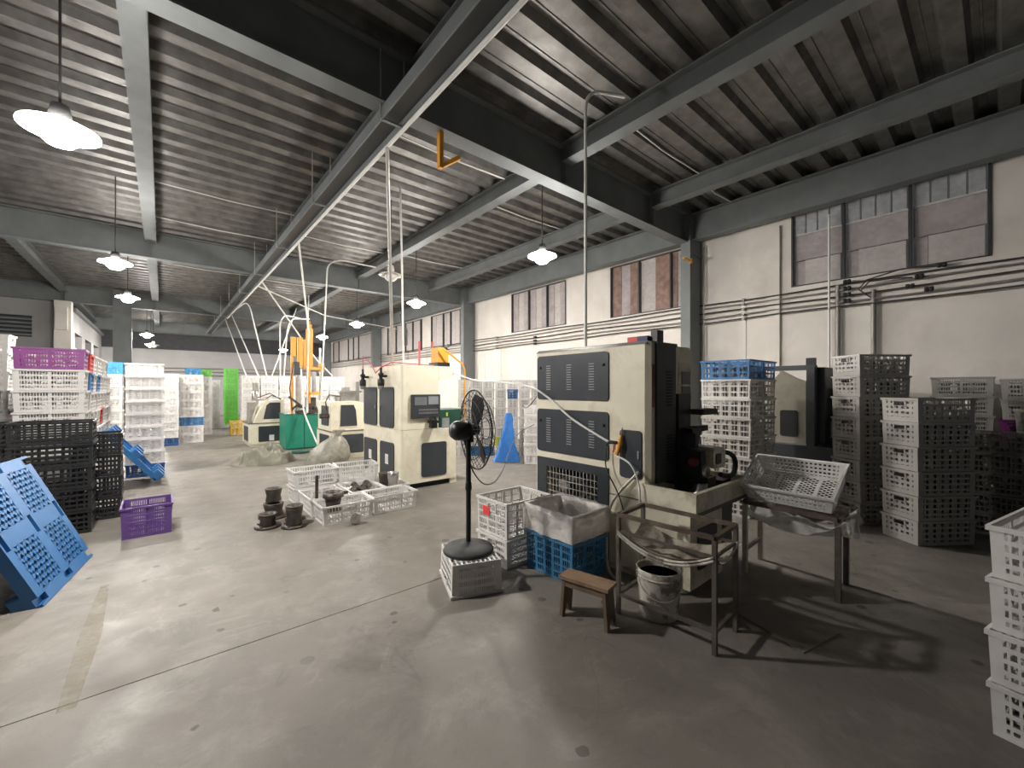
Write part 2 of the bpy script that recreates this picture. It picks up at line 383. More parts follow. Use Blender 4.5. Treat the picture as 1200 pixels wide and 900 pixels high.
# columns: H sections
def hcol(x0, x1, y, lab, top=ZG):
    b = MB(); b.box((x0, y-.1, 0), (x0+.022, y+.1, ZD)); b.box((x1-.022, y-.1, 0), (x1, y+.1, ZD)); b.box((x0+.022, y-.09, 0), (x1-.022, y+.09, ZD))
    o = b.build('column', M['steel'], loc=((x0+x1)/2, y, 0)); tag(o, lab, 'column', kind='structure')
    b = MB(); b.box((x0-.01, y-.115, 4.3), (x1, y+.115, 4.32)); b.build('splice_plate', M['steel'], o)
    return o
hcol(8.1, 8.58, 4.14, 'grey steel column behind the near machine')
hcol(8.1, 8.58, 12.32, 'grey steel column behind the blue cloth and crate wall')
hcol(8.1, 8.58, 20.6, 'grey steel column behind the two door machine')
hcol(8.1, 8.58, 28.9, 'farthest grey steel column by the side wall')
hcol(-1.35, -.85, 20.6, 'grey steel column behind the sky blue box')

# girders, purlins, wall beam
GL = ('nearest', 'second', 'third', 'farthest')
for i, y in enumerate(GY):
    b = MB(); b.box((XL, y-.11, ZG), (XW-.02, y+.11, ZG+.022)); b.box((XL, y-.012, ZG+.022), (XW-.02, y+.012, ZD-.02)); b.box((XL, y-.11, ZD-.03), (XW-.02, y+.11, ZD-.006))
    o = b.build('girder', M['steel'], loc=(0, y, ZG)); tag(o, GL[i]+' deep grey steel girder crossing the hall', 'girder', 'cross girders', 'structure')
    for x in PX:
        for s in (-1, 1):
            b = MB(); b.box((x-.006, y+s*.012, ZG+.022), (x+.006, y+s*.105, ZD-.03)); b.build('stiffener', M['steel'], o)
PL = ('first', 'second', 'third', 'fourth', 'fifth', 'sixth')
yb = [YF]+[g for g in GY]+[YB+1.6]
for i, x in enumerate(PX):
    for j in range(len(yb)-1):
        y0, y1 = yb[j]+.112, yb[j+1]-.112
        b = MB(); b.box((x-.1, y0, ZP), (x+.1, y1, ZP+.016)); b.box((x-.008, y0, ZP+.016), (x+.008, y1, ZD-.02)); b.box((x-.1, y0, ZD-.022), (x+.1, y1, ZD-.006))
        o = b.build('purlin', M['steel'], loc=(x, y0, ZP))
        tag(o, '%s grey purlin from the left, in the %s ceiling bay' % (PL[i], ('nearest', 'second', 'third', 'fourth', 'farthest')[j]), 'purlin', 'ceiling purlins', 'structure')
for j in range(len(yb)-1):
    y0, y1 = yb[j]+.112, yb[j+1]-.112
    b = MB(); b.box((8.2, y0, 4.6), (8.42, y1, 4.62)); b.box((8.3, y0, 4.62), (8.32, y1, ZD-.02)); b.box((8.2, y0, ZD-.03), (8.42, y1, ZD-.006))
    o = b.build('wall_beam', M['steel'], loc=(8.3, y0, 4.6)); tag(o, 'grey eaves beam along the window wall, %s bay' % (('nearest', 'second', 'third', 'fourth', 'farthest')[j]), 'beam', 'eaves beams', 'structure')

# ceiling: trapezoidal steel deck, one sheet per purlin bay
ce = thing('ceiling', (0, 10, ZD), 'corrugated galvanised steel deck over the whole hall', 'ceiling', kind='structure')
PITCH = .385
def deck(x0, x1, y0, y1):
    b = MB(); pr = []; n = int((y1-y0)/PITCH)+1
    for k in range(n):
        a = y0+k*PITCH
        for dy, dz in ((0, 0), (.15, 0), (.19, .085), (.265, .085), (.27, .075), (.285, .075), (.29, .085), (.345, .085)): pr.append((a+dy, ZD+dz))
    pr.append((y0+n*PITCH, ZD))
    vs = [(x0, y, z) for y, z in pr]+[(x1, y, z) for y, z in pr]; m = len(pr)
    b.add(vs, [(i, i+1, m+i+1, m+i) for i in range(m-1)])
    b.build('deck_sheet', M['deck'], ce)
xe = [XL]+list(PX)+[XW+.15]
for i in range(len(xe)-1):
    for j in range(len(yb)-1): deck(xe[i], xe[i+1], yb[j], yb[j+1]-.0)

# cable tray with rods and conduit under the girders
t = thing('cable_tray', (1.85, 10, 4.4), 'long grey cable tray hung on rods below the girders', 'tray')
b = MB(); b.box((1.74, -1, 4.40), (1.755, 27, 4.53)); b.build('side_rail', M['steel'], t)
b = MB(); b.box((1.955, -1, 4.40), (1.97, 27, 4.53)); b.build('side_rail', M['steel'], t)
b = MB(); b.box((1.755, -1, 4.46), (1.955, 27, 4.472)); b.build('tray_floor', M['darkside'], t)
b = MB(); b.tube([(1.99, -1, 4.395), (1.985, 6, 4.39), (1.99, 12, 4.395), (1.99, 20, 4.39)], .022, 8); b.build('conduit', M['whitepipe'], t)
for i in range(9):
    y = 1.6+i*2.55
    b = MB(); b.box((1.75, y-.02, 4.385), (1.96, y+.02, 4.40)); s = b.build('hanger_strut', M['steel'], t)
    for x in (1.725, 1.985):
        b = MB(); b.tube([(x, y, 4.385), (x, y, ZD+.02)], .008, 6); b.build('hanger_rod', M['galv'], s)

# ------------------------------------------------------------------ pendant lamps
def make_lamp(lit, g=None):
    o = thing('pendant_lamp', (0,0,0), None, None)
    g = g or (M['lampglow'] if lit else M['lampoff'])
    b = MB(); b.lathe([(.02, .17), (.05, .165), (.062, .10), (.066, .035), (.03, .03)], n=16); b.build('lamp_cap', M['cord'] if lit else M['whitepipe'], o)
    b = MB(); b.lathe([(.055, .030), (.14, .022), (.215, -.012), (.217, -.022), (.14, -.004), (.05, .006)], n=28); b.build('reflector', M['discglow'] if lit else g, o)
    b = MB(); b.lathe([(.10, .0), (.118, -.035), (.11, -.08), (.07, -.118), (.001, -.13)], n=18); b.build('bulb', g, o)
    b = MB(); b.tube([(0,0,.165), (0,0,1.60)], .009, 6); c = b.build('lamp_cord', M['cord'], o)
    return o
proto_on, proto_off = make_lamp(True), make_lamp(False)
LA = [(-.57, 4.44, 3.50, 'lit pendant lamp hanging large at the upper left'), (-.60, 9.6, 3.72, 'lit pendant lamp, second along the left row'),
      (-.62, 13.3, 3.75, 'lit pendant lamp, third along the left row'), (-.46, 21.6, 3.7, 'lit pendant lamp above the tall white stacks, nearer of two'), (-.42, 26.6, 3.72, 'lit pendant lamp above the tall white stacks, farther of two'),
      (4.45, 4.55, 3.64, 'lit pendant lamp in front of the mauve window'), (4.62, 9.0, 3.64, 'lit pendant lamp over the two door machine'),
      (4.75, 13.3, 3.66, 'lit pendant lamp behind the two slanting pipes'), (4.85, 17.4, 3.65, 'lit pendant lamp just right of the orange lifting frame'),
      (5.1, 25.6, 3.72, 'lit pendant lamp left of the orange lifting frame, small')]
used = {True: False, False: False}
def lamp(x, y, z, lab, lit):
    p = proto_on if lit else proto_off
    o = p if not used[lit] else copy_tree(p)
    used[lit] = True; o.location = (x, y, z); tag(o, lab, 'lamp', 'pendant lamps')
for k, a in enumerate(LA[1:]):
    if k == 4: q_ = make_lamp(True, M['lampside']); q_.location = a[:3]; tag(q_, a[3], 'lamp', 'pendant lamps')
    else: lamp(*a, True)
o = make_lamp(True, M['lampdim']); o.children[3].scale = (1, 1, 1.09); o.location = LA[0][:3]; tag(o, LA[0][3], 'lamp', 'pendant lamps')
lamp(3.3, 7.45, 3.75, 'unlit white saucer pendant lamp beside the slanting pipes', False)
lamp(-.3, 24.0, 3.5, 'unlit pendant lamp far back over the white stacks', False)

# ------------------------------------------------------------------ wall services
CY = [-4, 1.0, 2.5, 4.05, 7, 12.2, 20, 29.5]
for i, z in enumerate((3.30, 3.22, 3.12, 3.02, 2.94)):
    b = MB(); b.tube([(8.53-.004*i, y, z+.012*math.sin(y*1.7+i)) for y in [-4+.6*k for k in range(56)]], .013, 6)
    o = b.build('wall_cable', M['cable'] if i in (0, 2, 4) else M['greypipe'], loc=(8.53, 0, z))
    tag(o, '%s long cable running along the window wall' % ('topmost', 'second from top', 'third from top', 'fourth from top', 'lowest')[i], 'cable', 'cables along the window wall')
    for y in (-.6, 3.2, 7.12, 10.9, 14, 17.5, 21.5):
        q = MB(); q.box((8.50, y-.02, z-.025), (8.60, y+.02, z+.025)); q.build('cleat', M['greypipe'], o)
ins = [(1.62, 3.33), (1.62, 3.22), (1.62, 3.12), (1.62, 3.02), (.55, 3.36), (.78, 3.24), (.88, 3.12), (.68, 3.04), (8.98, 3.12), (8.98, 3.02), (8.98, 2.93)]
for i, (y, z) in enumerate(ins):
    b = MB(); b.lathe([(.02, -.05), (.035, -.045), (.035, -.01), (.022, 0), (.035, .01), (.035, .045), (.02, .05)], (8.49, y, z), 12, axis=(0, 1, 0))
    o = b.build('cable_clamp', M['rubber'], loc=(8.49, y, z))
    tag(o, ['topmost black cable clamp under the night window, in the column of four', 'second black cable clamp down in the column of four', 'third black cable clamp down in the column of four', 'lowest black cable clamp in the column of four',
        'black cable clamp on the top cable, nearest the right edge', 'black cable clamp on the second cable beside the column of four', 'black cable clamp on the third cable beside the column of four', 'black cable clamp on the lowest cable beside the column of four',
        'topmost of three black clamps below the mauve window', 'middle of three black clamps below the mauve window', 'lowest of three black clamps below the mauve window'][i], 'clamp', 'black cable clamps')
for k, (y0, z0, y1, z1) in enumerate(((1.35, 3.05, .6, 3.36), (1.32, 3.02, .85, 3.24))):
    b = MB(); b.tube([(8.47, y0, z0), (8.44, y0+.12, z0+.12), (8.45, y0+.02, z0+.25), (8.47, (y0+y1)/2, z1+.03), (8.48, y1, z1)], .012, 6)
    tag(b.build('jumper_cable', M['cable']), ['long looping black jumper cable beside the night window', 'short looping black jumper cable beside the night window'][k], 'cable')
for k, (y, z0, z1, r, x, mt) in enumerate(((2.62, .5, 2.95, .012, 8.56, 'greypipe'), (1.86, 1.2, 4.5, .016, 8.50, 'whitepipe'), (1.75, .3, 3.3, .035, 8.54, 'greypipe'), (1.30, .3, 3.15, .035, 8.54, 'greypipe'), (3.95, 1.0, 4.5, .010, 8.5, 'greypipe'))):
    b = MB(); b.tube([(x, y, z0), (x, y, z1)], r, 8)
    tag(b.build('vertical_conduit', M[mt], loc=(x, y, z0)), ['thin conduit down the wall beside the plaster pilaster', 'thin white conduit crossing the night window', 'thick conduit below the night window, left one',
        'thick conduit below the night window, right one', 'thin wire down the wall right of the steel column'][k], 'conduit')
b = MB(); b.bar((8.1, 4.05, 4.17), (7.72, 3.98, 4.12), .05, .03); b.bar((8.1, 4.02, 4.2), (8.1, 4.02, 4.1), .04, .04)
tag(b.build('column_bracket', M['orange']), 'orange bracket arm on the nearest steel column', 'bracket')
b = MB(); b.box((2.42, 4.14, 4.13), (2.47, 4.20, 4.552)); o = b.build('hook_bracket', M['orange'], loc=(2.45, 4.17, 4.13)); tag(o, 'orange hook bracket hanging under the nearest girder', 'bracket')
b = MB(); b.bar((2.46, 4.17, 4.16), (2.66, 4.1, 4.30), .04, .045); b.build('hook_arm', M['orange'], o)

# pipes dropping from the ceiling
def spline(pts, k=6):
    P = [Vector(p) for p in pts]; P = [P[0]*2-P[1]]+P+[P[-1]*2-P[-2]]; out = []
    for i in range(1, len(P)-2):
        p0, p1, p2, p3 = P[i-1:i+3]
        for j in range(k):
            t = j/k; out.append(.5*((2*p1)+(p2-p0)*t+(2*p0-5*p1+4*p2-p3)*t*t+(3*p1-p0-3*p2+p3)*t**3))
    return [tuple(p) for p in out]+[tuple(P[-2])]
def pipe(pts, r, m, lab, name='drop_pipe', cat='pipe', group=None, n=8):
    if ('hose' in name or 'cord' in name or 'pipe' == name) and len(pts) > 2: pts = spline(pts)
    b = MB(); b.tube(pts, r, n); o = b.build(name, M[m]); tag(o, lab, cat, group); return o
def bend(a, c, d, k=6):
    a, c, d = Vector(a), Vector(c), Vector(d)
    return [tuple(a*(1-t)**2+c*2*t*(1-t)+d*t*t) for t in [i/k for i in range(k+1)]]
pipe([(3.95, 2.72, 4.86)]+bend((3.75, 2.85, 4.88), (3.55, 2.95, 4.9), (3.55, 2.95, 4.65))+[(3.55, 2.95, 2.0)], .019, 'whitepipe', 'white drop pipe standing on the near machine')
pipe([(1.97, 4.55, 4.36), (3.02, 6.75, 2.0)], .022, 'galv', 'pale pipe slanting from the tray to the two door machine, nearer one')
pipe([(2.95, 6.3, 4.85), (3.05, 6.45, 3.6), (3.1, 6.5, 1.98)], .018, 'whitepipe', 'upright white pipe behind the slanting pipe on the two door machine')
b = MB(); b.tube([(3.2, 6.8, 2.9), (3.25, 6.75, 2.6), (3.24, 6.7, 2.35)], [.03, .045, .03], 8); tag(b.build('hanging_hose', M['cable']), 'dark bundled hose end hanging over the two door machine', 'hose')
far = [([(1.99, 17.2, 4.38)]+bend((2.0, 15.6, 4.3), (2.02, 14.9, 4.25), (2.05, 14.6, 3.9))+[(2.35, 13.9, 1.9)], 'bent white pipe from the tray to the small slant front machine'),
       ([(1.97, 18.6, 4.38), (2.2, 14.2, 1.9)], 'straight white pipe behind the bent one, toward the small slant front machine'),
       ([(1.97, 20.4, 4.38), (2.0, 15, 1.9)], 'farthest white pipe from the tray toward the small slant front machine'),
       ([(1.97, 12.4, 4.38), (3.6, 13.6, 2.5), (4.2, 14, 2.0)], 'white pipe crossing behind the other slanting pipes'),
       ([(2.0, 8.7, 4.38), (2.75, 11.0, 3.0), (2.85, 11.6, .95)], 'long white pipe from the tray to the green cabinet'),
       ([(3.5, 14.0, 4.5), (3.05, 12.4, 2.6), (2.95, 11.9, .95)], 'second white pipe into the green cabinet'),
       ([(3.6, 16.0, 4.4), (2.4, 13.6, 1.9)], 'white pipe rising right from the slant front machine'),
       ([(3.6, 15.5, 4.0)]+bend((3.0, 14.6, 3.9), (2.75, 14.2, 3.8), (2.7, 14.0, 3.4))+[(2.62, 13.5, 1.5)], 'hooked white pipe over the slant front machine, left one'),
       ([(3.9, 15.5, 4.0)]+bend((3.2, 14.4, 3.8), (2.95, 14.0, 3.7), (2.85, 13.8, 3.3))+[(2.66, 13.4, 1.5)], 'hooked white pipe over the slant front machine, right one'),
       ([(4.4, 10.9, 4.86)]+bend((3.6, 10.9, 4.88), (3.15, 10.9, 4.85), (3.15, 10.9, 4.5))+[(3.08, 11.2, 1.0)], 'curved white pipe from the ceiling past the orange frame')]
for p, l in far: pipe(p, .019, 'whitepipe', l, group='white air pipes')
pipe([(2.0, 13.0, 4.36), (4.6, 16.2, 4.3), (8.0, 17.5, 4.25)], .02, 'whitepipe', 'long white pipe crossing high toward the window wall', 'overhead_pipe')
for k, (x0, y, x1) in enumerate(((-.1, 9.3, 2.05), (-.1, 11.2, 2.05), (2.3, 5.4, 4.4), (4.6, 6.3, 6.75), (2.3, 10.4, 4.4), (4.6, 10.2, 6.7), (4.6, 3.2, 6.7), (6.95, 3.3, 8.2), (-.1, 15.2, 2.05), (2.3, 15.4, 4.4))):
    pipe([(x0, y, ZD-.03), ((x0+x1)/2, y+.02, ZD-.05), (x1, y, ZD-.03)], .012, 'whitepipe', 'thin white conduit under the deck, %s' % ('left bay toward the second girder', 'left bay right before the second girder', 'right of the tray near the orange hook', 'behind the lamp at the mauve window',
        'right of the tray by the unlit lamp', 'over the two door machine', 'between dark purlins at the upper right', 'against the eaves beam at right', 'left bay past the second girder', 'middle bay past the second girder')[k], 'ceiling_conduit', 'conduit', 'conduits under the deck', 6)

# ================================================================== CRATES
ORD = ['lowest', 'second from floor', 'third from floor', 'fourth from floor', 'fifth from floor', 'sixth from floor', 'seventh from floor', 'eighth from floor', 'ninth from floor', 'tenth from floor', 'eleventh from floor']
STY = {  # nv long, nv short, v width, n horizontals, h width, corner, mids, taper, thickness
 'slot': (20, 11, .0095, 4, .0215, .055, 1, .96, .006), 'grid': (15, 8, .007, 3, .016, .024, 4, .97, .006), 'slit': (4, 3, .016, 7, .0165, .04, 0, .99, .006),
 'fold': (10, 6, .013, 4, .022, .03, 2, 1., .010), 'brick': (12, 7, .012, 4, .014, .045, 0, .93, .006), 'panel': (12, 5, .012, 4, .020, .06, 5, .97, .007), 'low': (14, 8, .0115, 3, .019, .05, 2, .93, .006),
 'basket': (17, 9, .0145, 4, .016, .05, 0, .90, .007), 'lattice': (20, 12, .0075, 5, .013, .025, 4, .97, .006)}
def wall_rects(Lg, H, nv, vw, nh, hw, cw, mids, hole):
    R = [(-Lg/2, 0, -Lg/2+cw, H), (Lg/2-cw, 0, Lg/2, H)]; Hh = []; V = []
    for i in range(nh+1):
        z = (H-hw)*i/nh; Hh.append((-Lg/2+cw, z, Lg/2-cw, z+hw*(1.6 if i in (0, nh) else 1) if i < nh else H))
    a = -Lg/2+cw; wd = Lg-2*cw
    for i in range(nv): u = a+wd*(i+.5)/nv; V.append((u-vw/2, hw, u+vw/2, H-hw))
    for i in range(mids): u = a+wd*(i+1)/(mids+1); V.append((u-.009, hw, u+.009, H-hw))
    if hole: Hh, V = cut(Hh, hole), cut(V, hole)
    return R+Hh, V
def crate_meshes(style, c, L, W, H, parts):
    nl, ns, vw, nh, hw, cw, mids, tp, t = STY[style]
    bod, rim, bas, han = MB(), MB(), MB(), [MB(), MB()]
    hole = (-.055, H*.68, .055, H*.86)
    def T(p): k = tp+(1-tp)*p[2]/H; return (p[0]*k, p[1]*k, p[2])
    def put(mb, r, side, off0, off1):
        u0, z0, u1, z1 = r; m2 = MB()
        if side == 0: m2.box((u0, -W/2+off0, z0), (u1, -W/2+off1, z1))
        if side == 1: m2.box((-u1, W/2-off1, z0), (-u0, W/2-off0, z1))
        if side == 2: m2.box((-L/2+off0, u0, z0), (-L/2+off1, u1, z1))
        if side == 3: m2.box((L/2-off1, -u1, z0), (L/2-off0, -u0, z1))
        mb.add([T(v) for v in m2.v], m2.f)
    for s in range(4):
        Hs, Vs = wall_rects((L, L, W, W)[s]-(.0 if s < 2 else 2*t), H-.004, nl if s < 2 else ns, vw*(2.6 if style == 'panel' and s > 1 else 1), nh, hw*(1.5 if style == 'panel' and s > 1 else 1), cw*(1 if s < 2 else .7), mids if s < 2 else max(0, mids//2), hole if s > 1 and style not in ('brick',) else None)
        for r in Hs: put(bod, r, s, 0, t)
        for r in Vs: put(bod, r, s, t*.25, t*.8)
    # rim: an outward lip round the top
    e = .010
    for lo, hi in (((-L/2-e, -W/2-e, H-.022), (L/2+e, -W/2+.004, H)), ((-L/2-e, W/2-.004, H-.022), (L/2+e, W/2+e, H)), ((-L/2-e, -W/2+.004, H-.022), (-L/2+.004, W/2-.004, H)), ((L/2-.004, -W/2+.004, H-.022), (L/2+e, W/2-.004, H))): rim.box(lo, hi)
    # lattice base
    l2, w2 = L*tp/2-.004, W*tp/2-.004
    if style == 'basket':
        for k in range(-22, 23):
            u0 = k/12; lo, hi = max(0, -u0), min(1, (1-u0))
            if hi-lo < .02: continue
            for sg in (1, -1):
                p, q = [(-l2+2*l2*t, sg*(-w2+2*w2*(t+u0))) for t in (lo, hi)]
                bas.bar((p[0], p[1], .006), (q[0], q[1], .006), .006, .005)
        for i in range(5): x = -l2+2*l2*i/4; bas.box((x-.012, -w2, .002), (x+.012, w2, .012))
    for i in range(11 if style != 'basket' else 0): x = -l2+2*l2*i/10; bas.box((x-.006, -w2, .003), (x+.006, w2, .011))
    for i in range(8 if style != 'basket' else 2): y = -w2+2*w2*(i/7 if style != 'basket' else i); bas.box((-l2, y-.006, .004), (l2, y+.006, .012))
    for i, sx in enumerate((-1, 1)):
        for r in ((-.07, H*.65, .07, H*.68), (-.07, H*.86, .07, H*.89), (-.07, H*.68, -.055, H*.86), (.055, H*.68, .07, H*.86)): put(han[i], r, 2+i, -.006, t)
    m = cmat(c)
    if not parts:
        for q in (rim, bas): bod.add(q.v, q.f)
        if style != 'brick':
            for h in han: bod.add(h.v, h.f)
        return (bod.mesh('crate', m),)
    return bod.mesh('crate', m), rim.mesh('rim', m), bas.mesh('crate_base', m), han[0].mesh('handle', m), han[1].mesh('handle', m)
CC = {}
def crate(style, c, L, W, H, x, y, z, rot, label, group=None, parts=True, name='crate'):
    k = (style, c, round(L, 3), round(W, 3), round(H, 3), parts)
    if k not in CC: CC[k] = crate_meshes(*k)
    ms = CC[k]
    o = bpy.data.objects.new(name, ms[0]); COL.objects.link(o); o.location = (x, y, z); o.rotation_euler = (0, 0, rot); o['_org'] = (0., 0., 0.)
    tag(o, label, 'crate', group)
    for nm, me in zip(('rim', 'crate_base', 'handle', 'handle'), ms[1:]):
        if nm == 'handle' and style == 'brick': continue
        q = bpy.data.objects.new(nm, me); COL.objects.link(q); q.parent = o; q['_org'] = (0., 0., 0.)
    return o
CNAME = dict(white='white', grey='pale grey', blue='blue', navy='dark blue', black='black', purple='purple', violet='violet', pink='pink', green='bright green', red='red', sky='sky blue', yellow='yellow orange', lime='lime yellow', dim='dull grey', plum='plum')
def load(n, L, W, H, x, y, rot, phrase, m, z0=0, first=0):
    b = MB(); nx = max(2, int(L/.135)); ny = max(2, int(W/.135))
    for i in range(first, n):
        for a in range(nx):
            for c in range(ny):
                r_ = min((L-.07)/nx, (W-.07)/ny)*.44; h_ = H*random.uniform(.55, .78)
                px_ = -L/2+.035+(L-.07)*(a+.5)/nx; py_ = -W/2+.035+(W-.07)*(c+.5)/ny; zz = z0+i*H+.014
                ca, sa_ = math.cos(rot), math.sin(rot); p = (x+ca*px_-sa_*py_, y+sa_*px_+ca*py_, zz)
                b.lathe([(r_*.95, 0), (r_*.95, h_*.22), (r_*.6, h_*.3), (r_*.6, h_*.75), (r_*.85, h_*.8), (r_*.85, h_)], p, 8)
    o = b.build('fittings_load', M[m], loc=(x, y, z0))
    return tag(o, 'small %s fittings inside %s' % ('white' if m == 'whitepipe' else 'grey', phrase), 'fittings', 'packed fittings', 'stuff')
def stack(style, cols, L, W, H, x, y, rot, phrase, group, parts=True, jit=.006, z0=0, fill='whitepipe', first=0):
    n = len(cols); out = []
    if fill: load(n, L*.96, W*.96, H, x, y, rot, phrase, fill, z0, first)
    for i, c in enumerate(cols):
        st = style
        od = 'topmost' if i == n-1 else ORD[i]
        out.append(crate(st, c, L, W, H-.002, x+random.uniform(-jit, jit), y+random.uniform(-jit, jit), z0+i*H, rot+random.uniform(-1, 1)*jit*1.5,
              '%s crate, %s in %s' % (CNAME[c], od, phrase), group, parts))
    return out
Wt = 'white'
# left: row of stacks receding behind the black crates
stack('slot', [Wt]*7+['violet'], .60, .38, .262, -1.05, 7.72, 0, 'the violet-topped stack behind black crates', 'left row of stacked crates')
rows = [[Wt]*6+['blue', 'red'], [Wt]*8, [Wt]*6+['blue', Wt], [Wt]*4+['red', Wt, Wt, Wt], [Wt]*8, [Wt]*7+['grey'], [Wt]*7]
for i, cl in enumerate(rows):
    stack('slot', cl, .60, .38, .258, -1.04, 8.14+.41*i, 0, 'the %s stack behind the violet-topped one' % ('first', 'second', 'third', 'fourth', 'fifth', 'sixth', 'seventh')[i], 'left row of stacked crates', i < 3)
stack('slot', ['grey']*8, .60, .38, .262, -1.86, 8.0, .02, 'the grey stack at the left edge', 'stacks at the left edge')
stack('slot', [Wt]*9, .60, .38, .262, -1.95, 9.2, .0, 'the tallest white stack at the left edge', 'stacks at the left edge', False)
stack('slot', [Wt]*4, .6, .40, .25, -1.40, 5.45, .0, 'the white stack the blue pallet leans on', 'stacks at the left edge')
# black folding crates
stack('fold', ['black']*5, .62, .40, .248, -.91, 6.75, 0, 'the nearer black stack', 'black crates', fill=None)
stack('fold', ['black']*4, .42, .40, .262, -.60, 7.26, 0, 'the farther black stack, right of the nearer', 'black crates', fill=None)
stack('fold', ['black']*5, .62, .40, .248, -1.56, 6.75, 0, 'the black stack at the left edge', 'black crates', fill=None)
# purple crate on the floor
crate('slot', 'purple', .42, .48, .33, -.125, 6.2, 0, 0, 'lone purple crate standing empty on the bare floor')
# tall white stack with sky-blue neighbour
stack('slit', ['navy']+[Wt]*8, .53, .42, .228, -.24, 10.22, .02, 'the tall white stack by the leaning blue pallet', 'tall white stacks')
stack('slit', [Wt]*8+['sky'], .53, .42, .234, -.86, 11.3, 0, 'the sky-blue-topped stack', 'tall white stacks', False)
stack('slit', ['navy']+[Wt]*8, .36, .5, .222, .17, 15.1, 0, 'the narrow white stack on dark blue', 'far white stacks', False)
stack('slit', [Wt, Wt, 'blue']+[Wt]*5, .56, .42, .25, .66, 15.6, 0, 'the white stack with one blue crate', 'far white stacks', False)
stack('slit', [Wt]*8, .40, .42, .25, .70, 16.2, 0, 'the white stack behind the one-blue-crate stack', 'far white stacks', False)
stack('slit', [Wt]*8+['sky'], .40, .42, .25, .78, 17.3, 0, 'the cyan-topped stack far back', 'far white stacks', False)
stack('slit', [Wt]*8+['green'], .40, .42, .25, 1.12, 17.9, 0, 'the green-topped stack far back', 'far white stacks', False)
stack('slit', [Wt]*8, .38, .5, .24, 1.56, 20.2, 0, 'the white stack left of the green one', 'far white stacks', False)
stack('panel', ['green']*10, .5, .5, .25, 2.38, 22.6, 0, 'the all green stack far back', 'far green stack', False)
stack('grid', ['yellow']*2, .55, .42, .24, 2.05, 17.1, 0, 'the small orange pile below the green stack', 'far orange crates', False)
stack('grid', ['yellow'], .55, .42, .24, 2.5, 16.4, 0, 'front of the small orange pile', 'far orange crates', False)
for i in range(6):
    stack('slot', [Wt]*8, .60, .42, .26, 2.55+.63*i, 18.5, 0, 'stack %s of the far white crate wall' % ('one (leftmost)', 'two', 'three', 'four', 'five', 'six (rightmost)')[i], 'far white crate wall', False)
# crate wall behind the fan
R4 = -math.radians(40.2)
for i in range(7):
    d = 10.05; px = 544+14.2*i
    lx = (px-600)/485*d
    X = math.sin(YAW)*d+math.cos(YAW)*lx; Y = math.cos(YAW)*d-math.sin(YAW)*lx
    cl = [Wt]*8
    if i in (1, 2): cl[0] = 'blue'
    if i == 3: cl[1] = 'lime'
    if i == 4: cl[6] = 'blue'
    stack('grid', cl, .252, .45, .225, X, Y, R4, 'the %s stack of the wall behind the fan' % ('leftmost', 'second', 'third', 'fourth', 'fifth', 'sixth', 'rightmost')[i], 'crate wall behind the fan', False, fill='loadgrey')
stack('slit', [Wt]*6, .5, .36, .205, 6.12, 6.45, R4, 'the low stack left of the near machine', 'low stack by the near machine', False)
# blue-topped pair right of the near machine
stack('grid', [Wt]*7+['blue'], .60, .42, .245, 5.69, 2.28, PI/2, 'the front blue-topped stack beside the steel tray', 'blue-topped stacks', fill='loadgrey')
stack('grid', [Wt]*7+['blue'], .60, .42, .245, 6.15, 2.28, PI/2, 'the rear blue-topped stack nearer the wall', 'blue-topped stacks', fill='loadgrey')
# right stacks turned to the camera
def rstack(x, y, n, ph, cl=None):
    a = math.radians(-36); ux, uy = math.cos(a), math.sin(a); vx, vy = -uy, ux
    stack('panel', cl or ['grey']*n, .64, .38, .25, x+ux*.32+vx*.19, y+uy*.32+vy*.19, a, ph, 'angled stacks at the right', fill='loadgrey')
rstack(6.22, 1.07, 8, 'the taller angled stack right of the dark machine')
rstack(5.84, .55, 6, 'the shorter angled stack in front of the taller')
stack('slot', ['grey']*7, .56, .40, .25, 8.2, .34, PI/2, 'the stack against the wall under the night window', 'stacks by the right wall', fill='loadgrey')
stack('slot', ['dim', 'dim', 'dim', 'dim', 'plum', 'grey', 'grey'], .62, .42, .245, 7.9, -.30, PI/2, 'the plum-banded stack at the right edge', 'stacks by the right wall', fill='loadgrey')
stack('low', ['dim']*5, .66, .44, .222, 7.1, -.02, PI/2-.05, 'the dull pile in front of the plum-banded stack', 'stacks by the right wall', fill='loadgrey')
crate('brick', 'grey', .40, .30, .26, 7.05, -.28, 1.112, .2, 'small pale crate on top of the dull pile at the right edge')
def place_rot(A, u, L, W):  # corner A, unit u along L, W to the left
    return A[0]+u[0]*L/2-u[1]*W/2, A[1]+u[1]*L/2+u[0]*W/2
# foreground right stack
a = math.radians(-12)
cx, cy = place_rot((2.93-.43*math.sin(math.radians(12)), .04-.43*math.cos(math.radians(12))), (math.cos(a), math.sin(a)), .62, .43)
stack('slot', [Wt]*4, .62, .43, .242, cx, cy, a, 'the near white stack at the right edge', 'near right white stack', jit=.004, fill=None)
